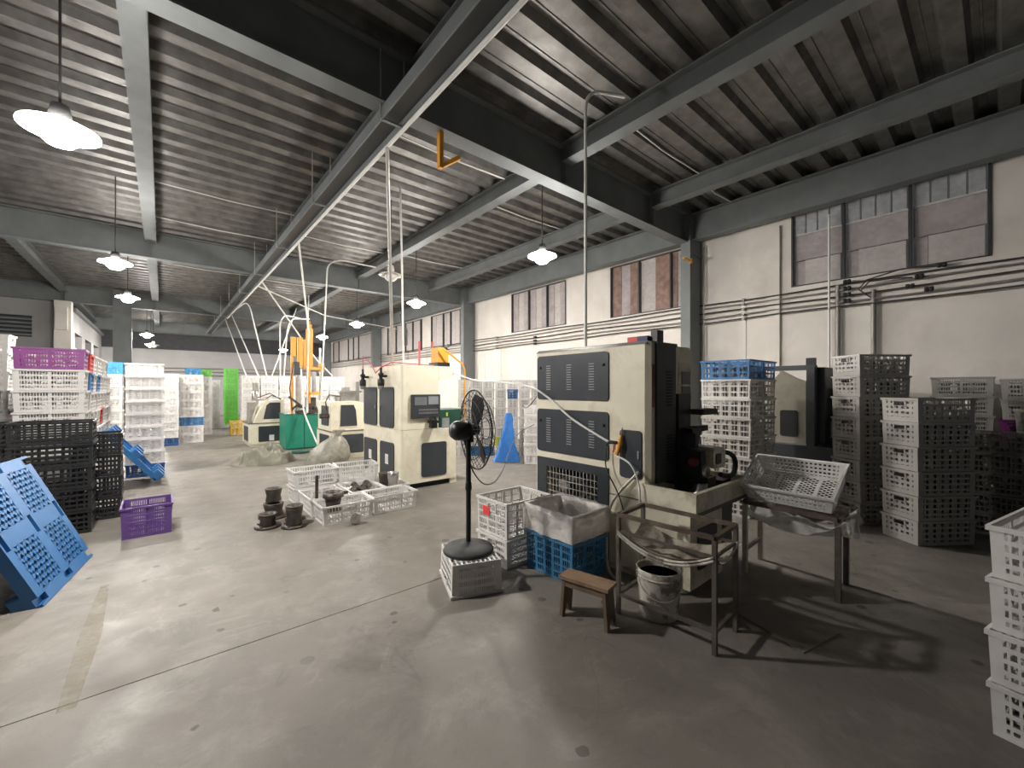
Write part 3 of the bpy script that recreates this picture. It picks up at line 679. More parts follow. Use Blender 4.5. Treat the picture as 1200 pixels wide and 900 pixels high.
# centre: crates of fittings on the floor
FL = [('nearest low white crate, holding an iron flange, on the open floor', 1.71, 5.24, 0, 0), ('low white crate right of the nearest one, mostly empty', 2.335, 5.31, 0, 0)]
for lab, x, y, z, r in FL: crate('low', Wt, .60, .40, .226, x, y, z, r, lab, 'low crates of fittings')
crate('low', Wt, .60, .46, .226, 1.63, 5.80, 0, PI/2, 'low white crate with an upright iron bar, behind the nearest', 'low crates of fittings')
crate('low', Wt, .60, .44, .226, 2.14, 5.84, 0, PI/2, 'low white crate heaped with dark metal parts', 'low crates of fittings')
crate('low', Wt, .50, .34, .226, 2.57, 5.80, 0, PI/2, 'low white crate with shiny fittings against the two door machine', 'low crates of fittings')
crate('low', Wt, .58, .40, .226, 1.66, 6.42, 0, 0, 'lower white crate under the back left open one', 'low crates of fittings')
crate('low', Wt, .58, .40, .226, 2.27, 6.40, 0, 0, 'lower white crate under the pinkish lined one', 'low crates of fittings')
crate('low', Wt, .58, .40, .226, 1.66, 6.44, .227, .03, 'upper white crate at the back left of the fittings group', 'low crates of fittings')
crate('low', Wt, .58, .40, .226, 2.27, 6.40, .227, -.12, 'upper white crate with a pinkish lining, back right of the fittings group', 'low crates of fittings')
# beside the fan and near machine
u = (.935, -.354); cx, cy = place_rot((1.67, 2.68), u, .40, .50)
fc = crate('slot', Wt, .40, .50, .25, cx, cy, .252, math.atan2(u[1], u[0]), 'upturned white crate carrying the black fan stand')
fc.rotation_euler = (PI, 0, math.atan2(u[1], u[0]))
FANX, FANY = cx, cy+.02
b = MB()
for i in range(14):
    q = -.19+.38*i/13; b.box((q-.004, -.24, .0), (q+.004, .24, .006))
crate('slot', Wt, .55, .44, .255, 2.58, 3.02, 0, 0, 'dusty white crate under the red-tagged one', 'white crates by the near machine')
rt = crate('lattice', Wt, .55, .44, .325, 2.58, 3.02, .257, 0, 'tall white crate with a red tag beside the blue crate', 'white crates by the near machine')
b = MB(); b.box((-.2845, .02, .17), (-.2785, .12, .25)); o = b.build('tag', M['redtag'], rt); tag(o, 'red square tag')
bl = crate('lattice', 'softblue', .55, .44, .33, 2.735, 2.50, 0, PI/2, 'blue crate on the floor under the plastic-lined white crate')
ln = crate('low', 'bright', .56, .46, .23, 2.735, 2.50, .332, PI/2, 'white crate lined with clear plastic on the blue crate')
# liner draped inside and over the rim
b = MB(); rings = []
prof = [(.90, .02), (.93, .12), (.965, .235), (1.045, .245), (1.055, .17), (1.06, .08), (1.05, .02)]
N_ = 56
for s_, z_ in prof:
    rg = []
    for i in range(N_):
        th = 2*PI*i/N_; ca, sa = math.cos(th), math.sin(th); mx_ = max(abs(ca), abs(sa))
        px_, py_ = .28*ca/mx_*s_, .23*sa/mx_*s_
        wv = .008*noise.noise(Vector((px_*14, py_*14, z_*20))); wz = .02*noise.noise(Vector((px_*9+5, py_*9, 1)))*(1 if z_ < .1 and s_ > 1 else 0)
        rg.append((px_*(1+wv*2)+wv*ca, py_*(1+wv*2)+wv*sa, z_+wz*1.6))
    rings += rg
b.add(rings, [(i*N_+j, i*N_+(j+1) % N_, (i+1)*N_+(j+1) % N_, (i+1)*N_+j) for i in range(len(prof)-1) for j in range(N_)], 0, True)
o = b.build('plastic_liner', M['liner'], ln); tag(o, 'crinkled clear plastic liner')

# ================================================================== PALLETS
def make_pallet(c, L=1.10, W=1.08):
    """local: x along one side, y from bottom edge to top edge, z = deck normal; deck top at z=0, feet below"""
    root = thing('plastic_pallet', (0,0,0), None, None); m = cmat(c); root['_org'] = (0., 0., 0.)
    b = MB(); T = .035
    bands_x = [(0, .10), (L/2-.07, L/2+.07), (L-.10, L)]; bands_y = [(0, .10), (W/2-.07, W/2+.07), (W-.10, W)]
    pk = []
    for (x0, x1) in bands_x:
        for (y0, y1) in bands_y: pk.append(((x0+x1)/2, (y0+y1)/2))
    rects = []
    for x0, x1 in bands_x: rects.append((x0, 0, x1, W))
    for y0, y1 in bands_y:
        for (a, c_) in ((.10, L/2-.07), (L/2+.07, L-.10)): rects.append((a, y0, c_, y1))
    for x, y in pk:
        edge = y < .2 or y > W-.2
        rects = cut(rects, (x-.07 if edge else x-.03, y-.028 if edge else y-.08, x+.07 if edge else x+.03, y+.028 if edge else y+.08))
    for x0, y0, x1, y1 in rects: b.box((x0, y0, -T), (x1, y1, 0))
    b.build('deck_frame', m, root)
    for (xa, xb) in ((.10, L/2-.07), (L/2+.07, L-.10)):
        for (ya, yb_) in ((.10, W/2-.07), (W/2+.07, W-.10)):
            b = MB(); n = 4; sx, sy = xb-xa, yb_-ya
            for k in range(-n, n+1):
                for sg in (1, -1):
                    # diagonal clipped to the cell
                    pts = []
                    for t in (0, 1):
                        pass
                    u0 = k/n; lo = max(0, -u0); hi = min(1, 1-u0)
                    if hi-lo < .05: continue
                    p = (lo, lo+u0); q = (hi, hi+u0)
                    if sg < 0: p, q = (1-p[0], p[1]), (1-q[0], q[1])
                    b.bar((xa+p[0]*sx, ya+p[1]*sy, -.012), (xa+q[0]*sx, ya+q[1]*sy, -.012), .027, .024)
            b.build('lattice', m, root)
    b = MB()
    for (x0, x1) in ((0, .012), (L-.012, L)): b.box((x0, 0, -.075), (x1, W, -T))
    for (y0, y1) in ((0, .012), (W-.012, W)): b.box((.012, y0, -.075), (L-.012, y1, -T))
    b.build('skirt', m, root)
    for x in (.08, L/2, L-.08):
        for y in (.08, W/2, W-.08):
            b = MB(); b.prism(rrect(x-.075, y-.075, x+.075, y+.075, .03), FZ, -.15, -.036); b.build('foot', m, root)
    return root
p1 = make_pallet('palletblue')
tag(p1, 'large blue lattice pallet leaning upright at the left edge', 'pallet', 'blue pallets')
def orient(o, org, ex, ey):
    ex = Vector(ex).normalized(); ey = Vector(ey); ey = (ey-ex*ey.dot(ex)).normalized(); ez = ex.cross(ey)
    o.matrix_world = Matrix(((ex.x, ey.x, ez.x, org[0]), (ex.y, ey.y, ez.y, org[1]), (ex.z, ey.z, ez.z, org[2]), (0, 0, 0, 1)))
P1O = (-.66, 4.52, .005)
orient(p1, P1O, (.14, .99, 0), (-.44, 0.06, 1.0))
p2 = copy_tree(p1); tag(p2, 'bright blue pallet leaning edge-on against the white stacks', 'pallet', 'blue pallets')
orient(p2, (-.085, 9.75, .055), (0, -1, 0), (-.70, 0, .93))
p2.scale = (.72, .98, 1)

# ================================================================== MACHINES
def panel(b_parent, name, m, u0, v0, u1, v1, w0, w1, fn, r=.03, label=None):
    b = MB(); b.prism(rrect(u0, v0, u1, v1, r), fn, w0, w1); o = b.build(name, m, b_parent)
    if label: o['label'] = label
    return o
def poly_box(parent, name, m, poly, fn, a, c):
    b = MB(); b.prism(poly, fn, a, c); return b.build(name, m, parent)

# ---- near machine
XM = 3.07
nm = thing('machine_tool', (3.5, 2.4, 0), 'near cream machine tool with three dark vented panels and an open steel tray', 'machine')
# cabinet shell (with a grille cut-out through the lower panel)
rc = cut([(1.92, .04, 3.22, 1.97)], (2.39, .30, 3.07, .80))
b = MB()
for y0, z0, y1, z1 in rc: b.box((XM, y0, z0), (XM+.04, y1, z1))
b.box((XM+.04, 3.18, .04), (XM+.5, 3.22, 1.97)); b.box((XM+.04, 1.92, .80), (XM+.44, 1.93, 1.97)); b.box((XM+.04, 1.93, 1.93), (XM+.5, 3.18, 1.97))
b.box((XM+.46, 1.93, .04), (XM+.5, 3.18, 1.93)); b.box((XM+.04, 2.3, .04), (XM+.46, 3.18, .08))
b.build('cabinet', M['cream'], nm)
poly_box(nm, 'top_trim', M['topgrey'], [(XM-.004, 1.97), (XM+.5, 1.97), (XM+.5, 2.0), (XM+.03, 2.0)], FY, 1.90, 3.225)
b = MB(); b.box((XM+.06, 2.40, .12), (XM+.07, 3.15, .86)); b.build('inner_back', M['wall_grey'], nm).location = (.36, 0, 0)
vents = {1.39: 'upper', .95: 'middle'}
for z0, z1, nm_ in ((1.485, 1.935, 'upper'), (.945, 1.385, 'middle')):
    pn = panel(nm, 'vent_panel', M['charcoal'], 2.28, z0, 3.20, z1, XM-.012, XM, FX, .035)
    for yc in (2.47, 2.75, 3.03):
        b = MB()
        for k in range(11):
            z = z0+.10+k*.024
            b.box((XM-.016, yc-.032, z), (XM-.012, yc+.032, z+.008))
        b.build('louvre_column', M['slot'], pn)
    for yc in (2.33, 3.15):
        b = MB(); b.lathe([(.014, 0), (.014, .008), (.004, .012)], (XM-.012, yc, z1-.12), 10, axis=(-1, 0, 0)); b.build('panel_lock', M['black'], pn)
rc = cut([(2.28, .06, 3.20, .88)], (2.40, .30, 3.06, .80))
b = MB()
for y0, z0, y1, z1 in rc: b.box((XM-.012, y0, z0), (XM, y1, z1))
lp = b.build('grille_panel', M['charcoal'], nm)
b = MB()
for k in range(16): y = 2.40+.66*k/15; b.box((XM-.004, y-.003, .30), (XM, y+.003, .80))
for k in range(9): z = .30+.5*k/8; b.box((XM-.006, 2.40, z-.003), (XM-.002, 3.06, z+.003))
b.build('wire_grille', M['galv'], lp)
b = MB(); b.lathe([(.02, -.02), (.14, -.02), (.15, 0), (.14, .02), (.09, .02), (.08, .05), (.05, .05), (.045, .07), (.001, .07)], (XM+.16, 2.86, .62), 24, axis=(-1, 0, 0)); o = b.build('pulley', M['iron'], nm)
b = MB(); b.lathe([(.04, 0), (.07, .02), (.07, .06), (.03, .07)], (XM+.08, 2.86, .62), 16, axis=(-1, 0, 0)); b.build('pulley_hub', M['chrome'], o)
b = MB(); b.lathe([(.06, 0), (.075, .02), (.075, .26), (.06, .28)], (XM+.14, 2.44, .46), 18, axis=(0, 1, 0)); b.box((XM+.08, 2.50, .30), (XM+.2, 2.68, .385)); b.build('motor', M['chrome'], nm)
b = MB(); b.tube([(XM+.1, 2.7, .72), (XM+.06, 2.6, .66), (XM+.07, 2.5, .6), (XM+.12, 2.45, .5)], .016, 8); b.tube([(XM+.12, 2.75, .45), (XM+.06, 2.62, .52), (XM+.1, 2.5, .72)], .012, 8); b.build('hydraulic_hose', M['rubber'], nm)
# chamfer and dark side cover
b = MB(); b.prism([(XM, 1.92), (XM+.035, 1.88), (XM+.09, 1.88), (XM+.09, 1.92)], FZ, .80, 1.99); b.build('corner_post', M['cream'], nm)
b = MB(); b.box((XM+.032, 1.874, 1.44), (XM+.088, 1.88, 1.80)); o = b.build('warning_plate', M['cladR'], nm); o['label'] = 'faded red warning plate'
b = MB(); b.prism([(XM+.09, 1.86), (XM+.40, 1.86), (XM+.43, 1.90), (XM+.43, 2.5), (XM+.09, 2.5)], FZ, .80, 1.985); sd = b.build('side_cover', M['darkside'], nm)
for z0 in (1.45, .98):
    for k in range(12 if z0 > 1.2 else 9):
        b = MB(); b.box((XM+.24, 1.854, z0+k*.026), (XM+.33, 1.86, z0+.010+k*.026)); b.build('vent_slot', M['voidm'], sd)
# access door with air gun
ad = panel(nm, 'access_door', M['charcoal'], 1.945, .83, 2.16, 1.24, XM-.012, XM, FX, .03)
b = MB(); b.box((XM-.02, 1.965, 1.0), (XM-.012, 1.98, 1.07)); b.build('latch', M['chrome'], ad)
# pedestal and tray
b = MB(); b.box((XM, 1.53, .05), (XM+.55, 1.92, .66)); b.box((XM, 1.92, .0), (XM+.05, 2.29, .05)); b.box((XM+.03, 1.58, 0), (XM+.5, 1.92, .05)); b.build('pedestal', M['creamold'], nm)
panel(nm, 'service_cover', M['charcoal'], 3.18, .18, 3.50, .5, 1.518, 1.53, FY, .02)
b = MB(); b.box((XM+.55, 1.60, .12), (4.0, 1.92, .62)); b.build('bed', M['darkside'], nm)
t_ = MB(); x0, x1, y0, y1 = XM-.03, 4.06, 1.47, 1.93
t_.box((x0, y0, .66), (x1, y1, .68)); t_.box((x0, y0, .68), (x1, y0+.025, .80)); t_.box((x1-.025, y0+.025, .68), (x1, y1, .80)); t_.box((x0, y0+.025, .68), (x0+.025, y1, .80))
tr = t_.build('coolant_tray', M['creamold'], nm)
b = MB(); b.box((x0-.006, y0-.006, .795), (x1+.006, y0+.03, .806)); b.box((x1-.03, y0+.03, .795), (x1+.006, y1, .806)); b.box((x0-.006, y0+.03, .795), (x0+.03, y1, .806)); b.build('tray_rim', M['creamold'], tr)
b = MB(); b.box((x0-.002, y0-.002, .63), (x1-.02, y0+.02, .66)); b.box((XM-.008, 1.5, .655), (XM, 2.28, .662)); b.build('tray_seam', M['topgrey'], tr)
b = MB(); b.box((x0+.03, y0+.03, .682), (x1-.03, y1-.01, .69)); b.build('swarf_bed', M['iron'], tr)
# machining head in the tray
b = MB(); b.box((3.52, 1.55, .69), (3.95, 1.9, .74)); b.box((3.56, 1.62, .74), (3.72, 1.86, .83)); b.box((3.75, 1.58, .74), (3.92, 1.84, .79)); b.build('fixture', M['iron'], nm)
b = MB(); b.lathe([(.001, 0), (.08, 0), (.085, .03), (.06, .05), (.06, .10), (.001, .10)], (3.50, 1.66, .69), 18); b.build('chuck', M['chrome'], nm)
b = MB(); b.lathe([(.05, -.10), (.065, -.09), (.065, .06), (.045, .08)], (3.60, 1.74, .88), 18, axis=(0, 1, 0)); b.build('spindle_nose', M['chrome'], nm)
b = MB(); b.prism(rrect(3.62, .90, 3.86, 1.08, .05), FY, 1.60, 1.84); o = b.build('motor_housing', M['creamold'], nm); o['label'] = 'cream motor housing'
b = MB(); b.prism(rrect(3.66, .94, 3.76, 1.03, .02), FY, 1.592, 1.60); b.build('terminal_cover', M['darkside'], o)
b = MB(); b.tube(bend((3.86, 1.66, 1.02), (4.10, 1.60, 1.02), (4.02, 1.58, .88))+bend((3.98, 1.57, .86), (3.84, 1.52, .80), (3.66, 1.56, .86)), .022, 8); b.build('corrugated_hose', M['rubber'], nm)
b = MB(); b.box((3.52, 1.86, .74), (3.74, 2.1, 1.55)); b.box((3.54, 1.72, 1.08), (3.60, 1.86, 1.2)); b.box((3.52, 1.66, .84), (3.60, 1.86, 1.06)); b.build('slide_column', M['darkside'], nm)
b = MB(); b.prism([(3.60, 1.24), (3.80, 1.24), (3.74, 1.13), (3.70, 1.02), (3.66, 1.02), (3.64, 1.14)], FY, 1.78, 1.86); b.box((3.74, 1.80, 1.2), (3.96, 1.86, 1.25)); b.box((3.70, 1.72, 1.36), (3.98, 1.84, 1.41)); b.build('tool_arm', M['iron'], nm)
b = MB(); b.lathe([(.03, 0), (.05, .01), (.05, .05), (.03, .06)], (3.50, 1.72, .97), 14, axis=(-1, -.3, 0)); b.build('stop_button', mat('maroon_knob', (.14, .015, .02), .4), nm)
# control column behind
b = MB(); b.prism(rrect(3.84, 1.30, 4.24, 2.02, .06), FY, 2.10, 2.50); o = b.build('control_column', M['cream'], nm)
b = MB(); b.box((3.96, 2.094, 1.44), (4.22, 2.10, 1.86)); q = b.build('control_face', M['creamold'], o)
for zz in (1.70, 1.55):
    b = MB(); b.box((4.02, 2.088, zz-.06), (4.19, 2.094, zz+.07)); b.build('control_window', M['keys'], o)
b = MB(); b.box((3.90, 2.12, .05), (4.20, 2.48, 1.30)); b.build('rear_column', M['darkside'], nm)
b = MB(); b.box((3.80, 2.02, 1.28), (3.96, 2.10, 1.48)); b.build('valve_block', M['black'], nm)
for k, (c, y) in enumerate((('red', 2.12), ('navy_', 2.02))):
    m_ = M['red'] if c == 'red' else mat('navy_box', (.02, .03, .10), .5)
    b = MB(); b.box((XM+.12, y-.05, 2.0), (XM+.20, y+.05, 2.055)); b.build('signal_block', m_, nm)
b = MB(); b.box((XM+.16, 1.90, 2.0), (XM+.26, 1.96, 2.10)); b.build('junction_box', M['black'], nm)
# air gun and hoses of the near machine
ag = thing('air_gun', (XM-.05, 2.13, 1.1), 'orange air gun hanging by the small dark door of the near machine', 'air gun')
b = MB(); b.tube([(XM-.03, 2.13, 1.19), (XM-.05, 2.13, 1.12), (XM-.06, 2.16, 1.01)], [.016, .022, .016], 8); b.build('grip', M['orange'], ag)
b = MB(); b.tube([(XM-.03, 2.13, 1.19), (XM-.035, 2.115, 1.26)], .006, 6); b.build('nozzle', M['chrome'], ag)
b = MB(); b.tube([(XM-.04, 2.14, 1.15), (XM-.06, 2.18, 1.10), (XM-.06, 2.19, 1.04)], .007, 6); b.build('trigger', M['red'], ag)
hs = [(3.78, 6.02, 1.86), (3.5, 5.0, 1.72), (3.15, 4.0, 1.68), (3.02, 3.3, 1.62), (3.03, 3.0, 1.50), (3.035, 2.7, 1.31), (3.035, 2.4, 1.18), (3.035, 2.25, 1.12)]
pipe(hs, .011, 'whitepipe', 'white air hose draped across the dark panels of the near machine', 'air_hose', 'hose')
pipe([(3.02, 2.27, 1.10), (2.99, 2.21, 1.13), (3.0, 2.15, 1.13)], .014, 'rubber', 'short black hose feeding the orange air gun', 'air_hose', 'hose')
pipe([(3.0, 2.16, 1.02), (2.99, 2.0, .96), (3.0, 1.93, .80), (3.0, 1.92, .66)], .008, 'whitepipe', 'thin pale hose looping from the air gun to the tray', 'air_hose', 'hose')
pipe([(3.02, 2.27, 1.08), (3.0, 2.26, .9), (2.98, 2.12, .7), (2.97, 2.05, .55)], .006, 'cable', 'thin black cord hanging beside the grille panel', 'power_cord', 'cord')
pipe([(3.04, 1.96, .9), (3.03, 2.20, .62), (3.02, 2.26, .40), (3.01, 2.26, .16), (2.95, 2.2, .05), (2.9, 2.12, .02), (2.85, 1.98, .012)], .012, 'galv', 'grey hose curving from the near machine to the floor by the blue crate', 'drain_hose', 'hose')
pipe([(3.55, 3.24, 1.96), (4.0, 3.9, 1.98), (4.6, 4.7, 1.6), (5.2, 5.7, 1.25), (5.78, 6.5, 1.245)], .008, 'cable', 'thin dark cable looping from the near machine top to the crates', 'power_cord', 'cord')

# ---- two-door machine in the middle
tm = thing('machine_tool', (3.35, 6.8, 0), 'cream machine tool with two tall dark doors and a front control panel', 'machine')
X0, X1, Y0, Y1 = 2.83, 3.84, 6.0, 7.6
b = MB(); b.prism(rrect(X0, Y0, X1, Y1, .04), FZ, .09, .94); b.box((X0, Y0+.02, 0), (2.98, Y1, .09)); b.box((3.72, Y0+.02, 0), (X1, Y1, .09)); b.build('lower_cabinet', M['cream'], tm)
b = MB(); b.box((2.98, Y0+.06, .005), (3.72, Y0+.5, .09)); b.build('plinth', M['voidm'], tm)  # black block painted in as the shade of the opening under the cabinet
b = MB(); b.prism(rrect(X0, Y0, 3.50, Y1, .04), FZ, .945, 1.965); b.build('upper_cabinet', M['cream'], tm)
b = MB(); b.box((X0+.01, Y0+.01, .938), (3.49, Y1-.01, .947)); b.build('seam', M['topgrey'], tm)
poly_box(tm, 'overhang', M['cream'], [(3.50, 1.965), (3.80, 1.965), (3.80, 1.84), (3.62, 1.74), (3.50, 1.74)], FY, 6.02, 6.5)
for y0, y1, z0, z1, nme in ((6.26, 6.82, .96, 1.62, 'door'), (6.94, 7.53, .96, 1.62, 'door'), (6.26, 6.80, .14, .72, 'door'), (6.95, 7.52, .14, .72, 'door')):
    d_ = panel(tm, nme, M['charcoal'], y0, z0, y1, z1, X0-.016, X0, FX, .05)
    yy = y1-.04 if y0 < 6.5 else y0+.04
    if z0 > .5:
        b = MB(); b.box((X0-.03, yy-.012, 1.25), (X0-.016, yy+.012, 1.33)); b.build('handle', M['chrome'], d_)
    else:
        b = MB(); b.box((X0-.019, (y0+y1)/2-.07, .36), (X0-.016, (y0+y1)/2+.05, .52)); s = b.build('notice', M['paper'], d_); s['label'] = 'white notice sticker'
        b = MB(); b.box((X0-.021, (y0+y1)/2-.05, .40), (X0-.019, (y0+y1)/2+.03, .44)); b.box((X0-.021, (y0+y1)/2-.02, .45), (X0-.019, (y0+y1)/2+.0, .50)); b.build('notice_print', M['charcoal'], s) if False else None
cp = panel(tm, 'control_panel', M['darkside'], 2.985, 1.13, 3.485, 1.50, Y0-.05, Y0, FY, .012)
b = MB(); b.box((3.27, Y0-.054, 1.34), (3.45, Y0-.05, 1.47)); b.build('screen', M['screen'], cp)
b = MB(); b.box((3.03, Y0-.054, 1.33), (3.24, Y0-.05, 1.46)); b.build('indicator_panel', M['keys'], cp)
for r in range(2):
    for k in range(9):
        b = MB(); b.box((3.10+k*.039, Y0-.056, 1.19+r*.05), (3.13+k*.039, Y0-.05, 1.22+r*.05)); b.build('key', M['keys'], cp)
b = MB(); b.box((2.97, Y0-.02, 1.12), (3.50, Y0, 1.125)); b.build('panel_trim', M['black'], cp)
panel(tm, 'front_cover', M['charcoal'], 3.17, .17, 3.63, .72, Y0-.012, Y0, FY, .04)
b = MB(); b.box((3.29, Y0-.12, .96), (3.39, Y0-.03, 1.06)); b.box((3.27, Y0-.13, 1.04), (3.41, Y0-.02, 1.08)); b.tube([(3.34, Y0-.05, 1.06), (3.28, Y0-.06, 1.12), (3.36, Y0-.03, 1.16), (3.5, Y0-.02, 1.0)], .008, 6); b.build('button_pendant', M['black'], tm)
for y in (7.35, 6.55):
    b = MB(); b.lathe([(.05, 0), (.055, .02), (.055, .10), (.03, .12), (.03, .16), (.045, .17), (.045, .20), (.02, .22), (.02, .30)], (X0-.10, y, 1.64), 14); b.box((X0-.1, y-.02, 1.78), (X0, y+.02, 1.82))
    f_ = b.build('air_regulator', M['black'], tm)
    b = MB(); b.lathe([(.03, -.02), (.048, 0), (.05, .10)], (X0-.10, y, 1.60), 14); b.build('regulator_bowl', M['bag'], f_)
for pts in ([(X0-.10, 7.35, 1.94), (X0-.08, 7.4, 2.18), (X0+.02, 7.3, 2.05), (X0-.05, 6.9, 1.86), (X0-.10, 6.55, 1.94)], [(X0-.1, 6.55, 1.94), (X0+.02, 6.4, 2.02), (X0+.15, 6.2, 2.0), (3.2, 6.1, 1.985), (3.45, 6.1, 1.98)], [(X0+.1, 7.3, 1.98), (X0+.2, 6.8, 2.0), (X0+.12, 6.3, 1.98)]):
    b = MB(); b.tube(pts, .010, 6); b.build('air_line', M['pinkhose'], tm)
b = MB(); b.lathe([(.018, 0), (.018, .45)], (3.42, 6.55, 1.965), 10); b.lathe([(.018, 0), (.018, .45)], (3.62, 6.45, 1.965), 10); b.box((3.38, 6.5, 1.96), (3.66, 6.6, 1.99)); b.build('coil_stand', M['pinkhose'], tm)
o = thing('lubricator_box', (3.72, 6.30, 1.966), 'orange box on a black base atop the two door machine', 'box')
b = MB(); b.box((3.55, 6.15, 1.967), (3.79, 6.45, 2.04)); b.build('pump_base', M['black'], o)
b = MB(); b.prism([(3.58, 2.04), (3.78, 2.04), (3.78, 2.24), (3.66, 2.30), (3.58, 2.30)], FY, 6.18, 6.42); b.build('housing', M['orange'], o)
b = MB(); b.box((3.68, 6.24, 2.25), (3.80, 6.34, 2.31)); b.build('filler_cap', M['black'], o)
b = MB(); b.tube([(3.62, 6.1, 2.28), (3.95, 6.0, 2.02), (4.0, 6.0, 1.9), (4.0, 6.02, 1.0)], .016, 8); b.build('feed_pipe', M['orange'], o)
# green hopper unit beside it
g = thing('hopper_unit', (4.1, 6.5, 0), 'dark green hopper unit behind the fan head, right of the two door machine', 'machine')
b = MB(); b.prism([(3.55, 1.24), (4.08, 1.24), (3.95, 1.02), (3.93, .945), (3.55, .945)], FY, 6.06, 6.6); b.build('hopper', M['darkgreen'], g)
b = MB(); b.box((3.58, 6.05, .95), (3.72, 6.06, 1.10)); s = b.build('gauge', M['screen'], g)
b = MB(); b.box((3.66, 6.048, 1.13), (3.69, 6.06, 1.19)); s = b.build('safety_sticker', mat('yellow_green_sticker', (.55, .75, .05), .5), g)
b = MB(); b.box((3.9, 6.7, 0), (4.2, 7.2, .95)); b.build('support', M['darkgreen'], g)

# ---- small slant-front machine
def small_machine(ox, oy, lab, flip, wd, zt):
    r = thing('machine_tool', (ox+wd/2, oy+.6, 0), lab, 'machine')
    b = MB(); b.box((ox, oy, .06), (ox+wd, oy+1.1, .62)); b.box((ox+.03, oy+.04, 0), (ox+wd-.03, oy+1.06, .06)); b.build('lower_cabinet', M['cream'], r)
    b = MB(); b.box((ox-.02, oy-.02, .62), (ox+wd+.02, oy+1.12, .645)); b.build('table_edge', M['topgrey'], r)
    if not flip: poly = [(ox+.12, .645), (ox+wd-.03, .645), (ox+wd-.03, zt), (ox+.40, zt), (ox+.18, .82)]
    else: poly = [(ox, .645), (ox+wd, .645), (ox+wd, zt-.05), (ox+wd-.25, zt), (ox, zt)]
    poly_box(r, 'guard', M['cream'], poly, FY, oy+.02, oy+1.0)
    if not flip: wp = [(ox+.34, .74), (ox+.76, .74), (ox+.76, zt-.07), (ox+.50, zt-.07), (ox+.42, zt-.14)]
    else: wp = [(ox+.20, .74), (ox+.58, .74), (ox+.55, zt-.2), (ox+.50, zt-.08), (ox+.22, zt-.08)]
    poly_box(r, 'guard_window', M['charcoal'], wp, FY, oy+.008, oy+.02)
    panel(r, 'lower_door', M['charcoal'], ox+.22, .12, ox+wd-.08, .55, oy-.012, oy, FY, .03)
    if flip is False: b = MB(); b.box((ox+.48, oy-.016, .14), (ox+.60, oy-.012, .30)); b.build('notice', M['paper'], r)
    panel(r, 'side_door', M['charcoal'], oy+.15, .14, oy+.85, .54, ox-.012, ox, FX, .03)
    panel(r, 'side_window', M['charcoal'], oy+.18, .75, oy+.7, zt-.1, ox+(.0 if flip else .10)-.012, ox+(.0 if flip else .10), FX, .03) if flip else None
    return r
sm = small_machine(1.80, 13.2, 'small cream machine with a slanted window behind the grey tarpaulin', False, .88, 1.27)
b = MB(); b.box((1.86, 13.5, .645), (1.98, 14.0, 1.2)); b.bar((1.9, 13.45, .7), (2.05, 13.5, 1.25), .05, .05); b.lathe([(.07, 0), (.07, .2), (.04, .22)], (1.96, 13.4, 1.3), 12); b.box((1.88, 13.3, 1.25), (2.3, 13.36, 1.30)); b.box((1.92, 13.36, 1.5), (2.06, 13.5, 1.75)); b.box((1.97, 13.4, 1.3), (2.0, 13.5, 1.55)); b.build('tool_head', M['chrome'], sm)
b = MB(); b.tube([(1.98, 13.4, 1.32), (2.3, 13.2, 1.46), (2.5, 13.3, 1.34), (2.6, 13.4, 1.28)], .014, 6); b.tube([(2.2, 13.4, 1.27), (2.35, 13.3, 1.4), (2.6, 13.3, 1.3)], .012, 6); b.build('hydraulic_hose', M['rubber'], sm)
s2 = small_machine(2.86, 9.6, 'small cream machine with a dark window left of the two door machine', True, .80, 1.30)
b = MB(); b.box((3.2, 9.8, 1.3), (3.34, 9.95, 1.62)); b.box((3.45, 9.7, 1.3), (3.52, 9.76, 1.75)); b.box((3.1, 9.75, 1.5), (3.6, 9.8, 1.54)); b.lathe([(.07, 0), (.07, .22), (.05, .25)], (3.1, 9.9, 1.3), 12); b.box((3.25, 10.0, 1.3), (3.6, 10.3, 1.5)); b.build('head_fittings', M['chrome'], s2)
b = MB(); b.lathe([(.05, 0), (.06, .04), (.04, .10), (.06, .16), (.05, .2)], (2.86, 9.75, .98), 12, axis=(-1, 0, 0)); b.tube([(2.8, 9.7, 1.1), (2.75, 9.62, 1.3), (2.85, 9.7, 1.45), (3.1, 9.8, 1.42)], .015, 6); b.build('side_valve', M['iron'], s2)

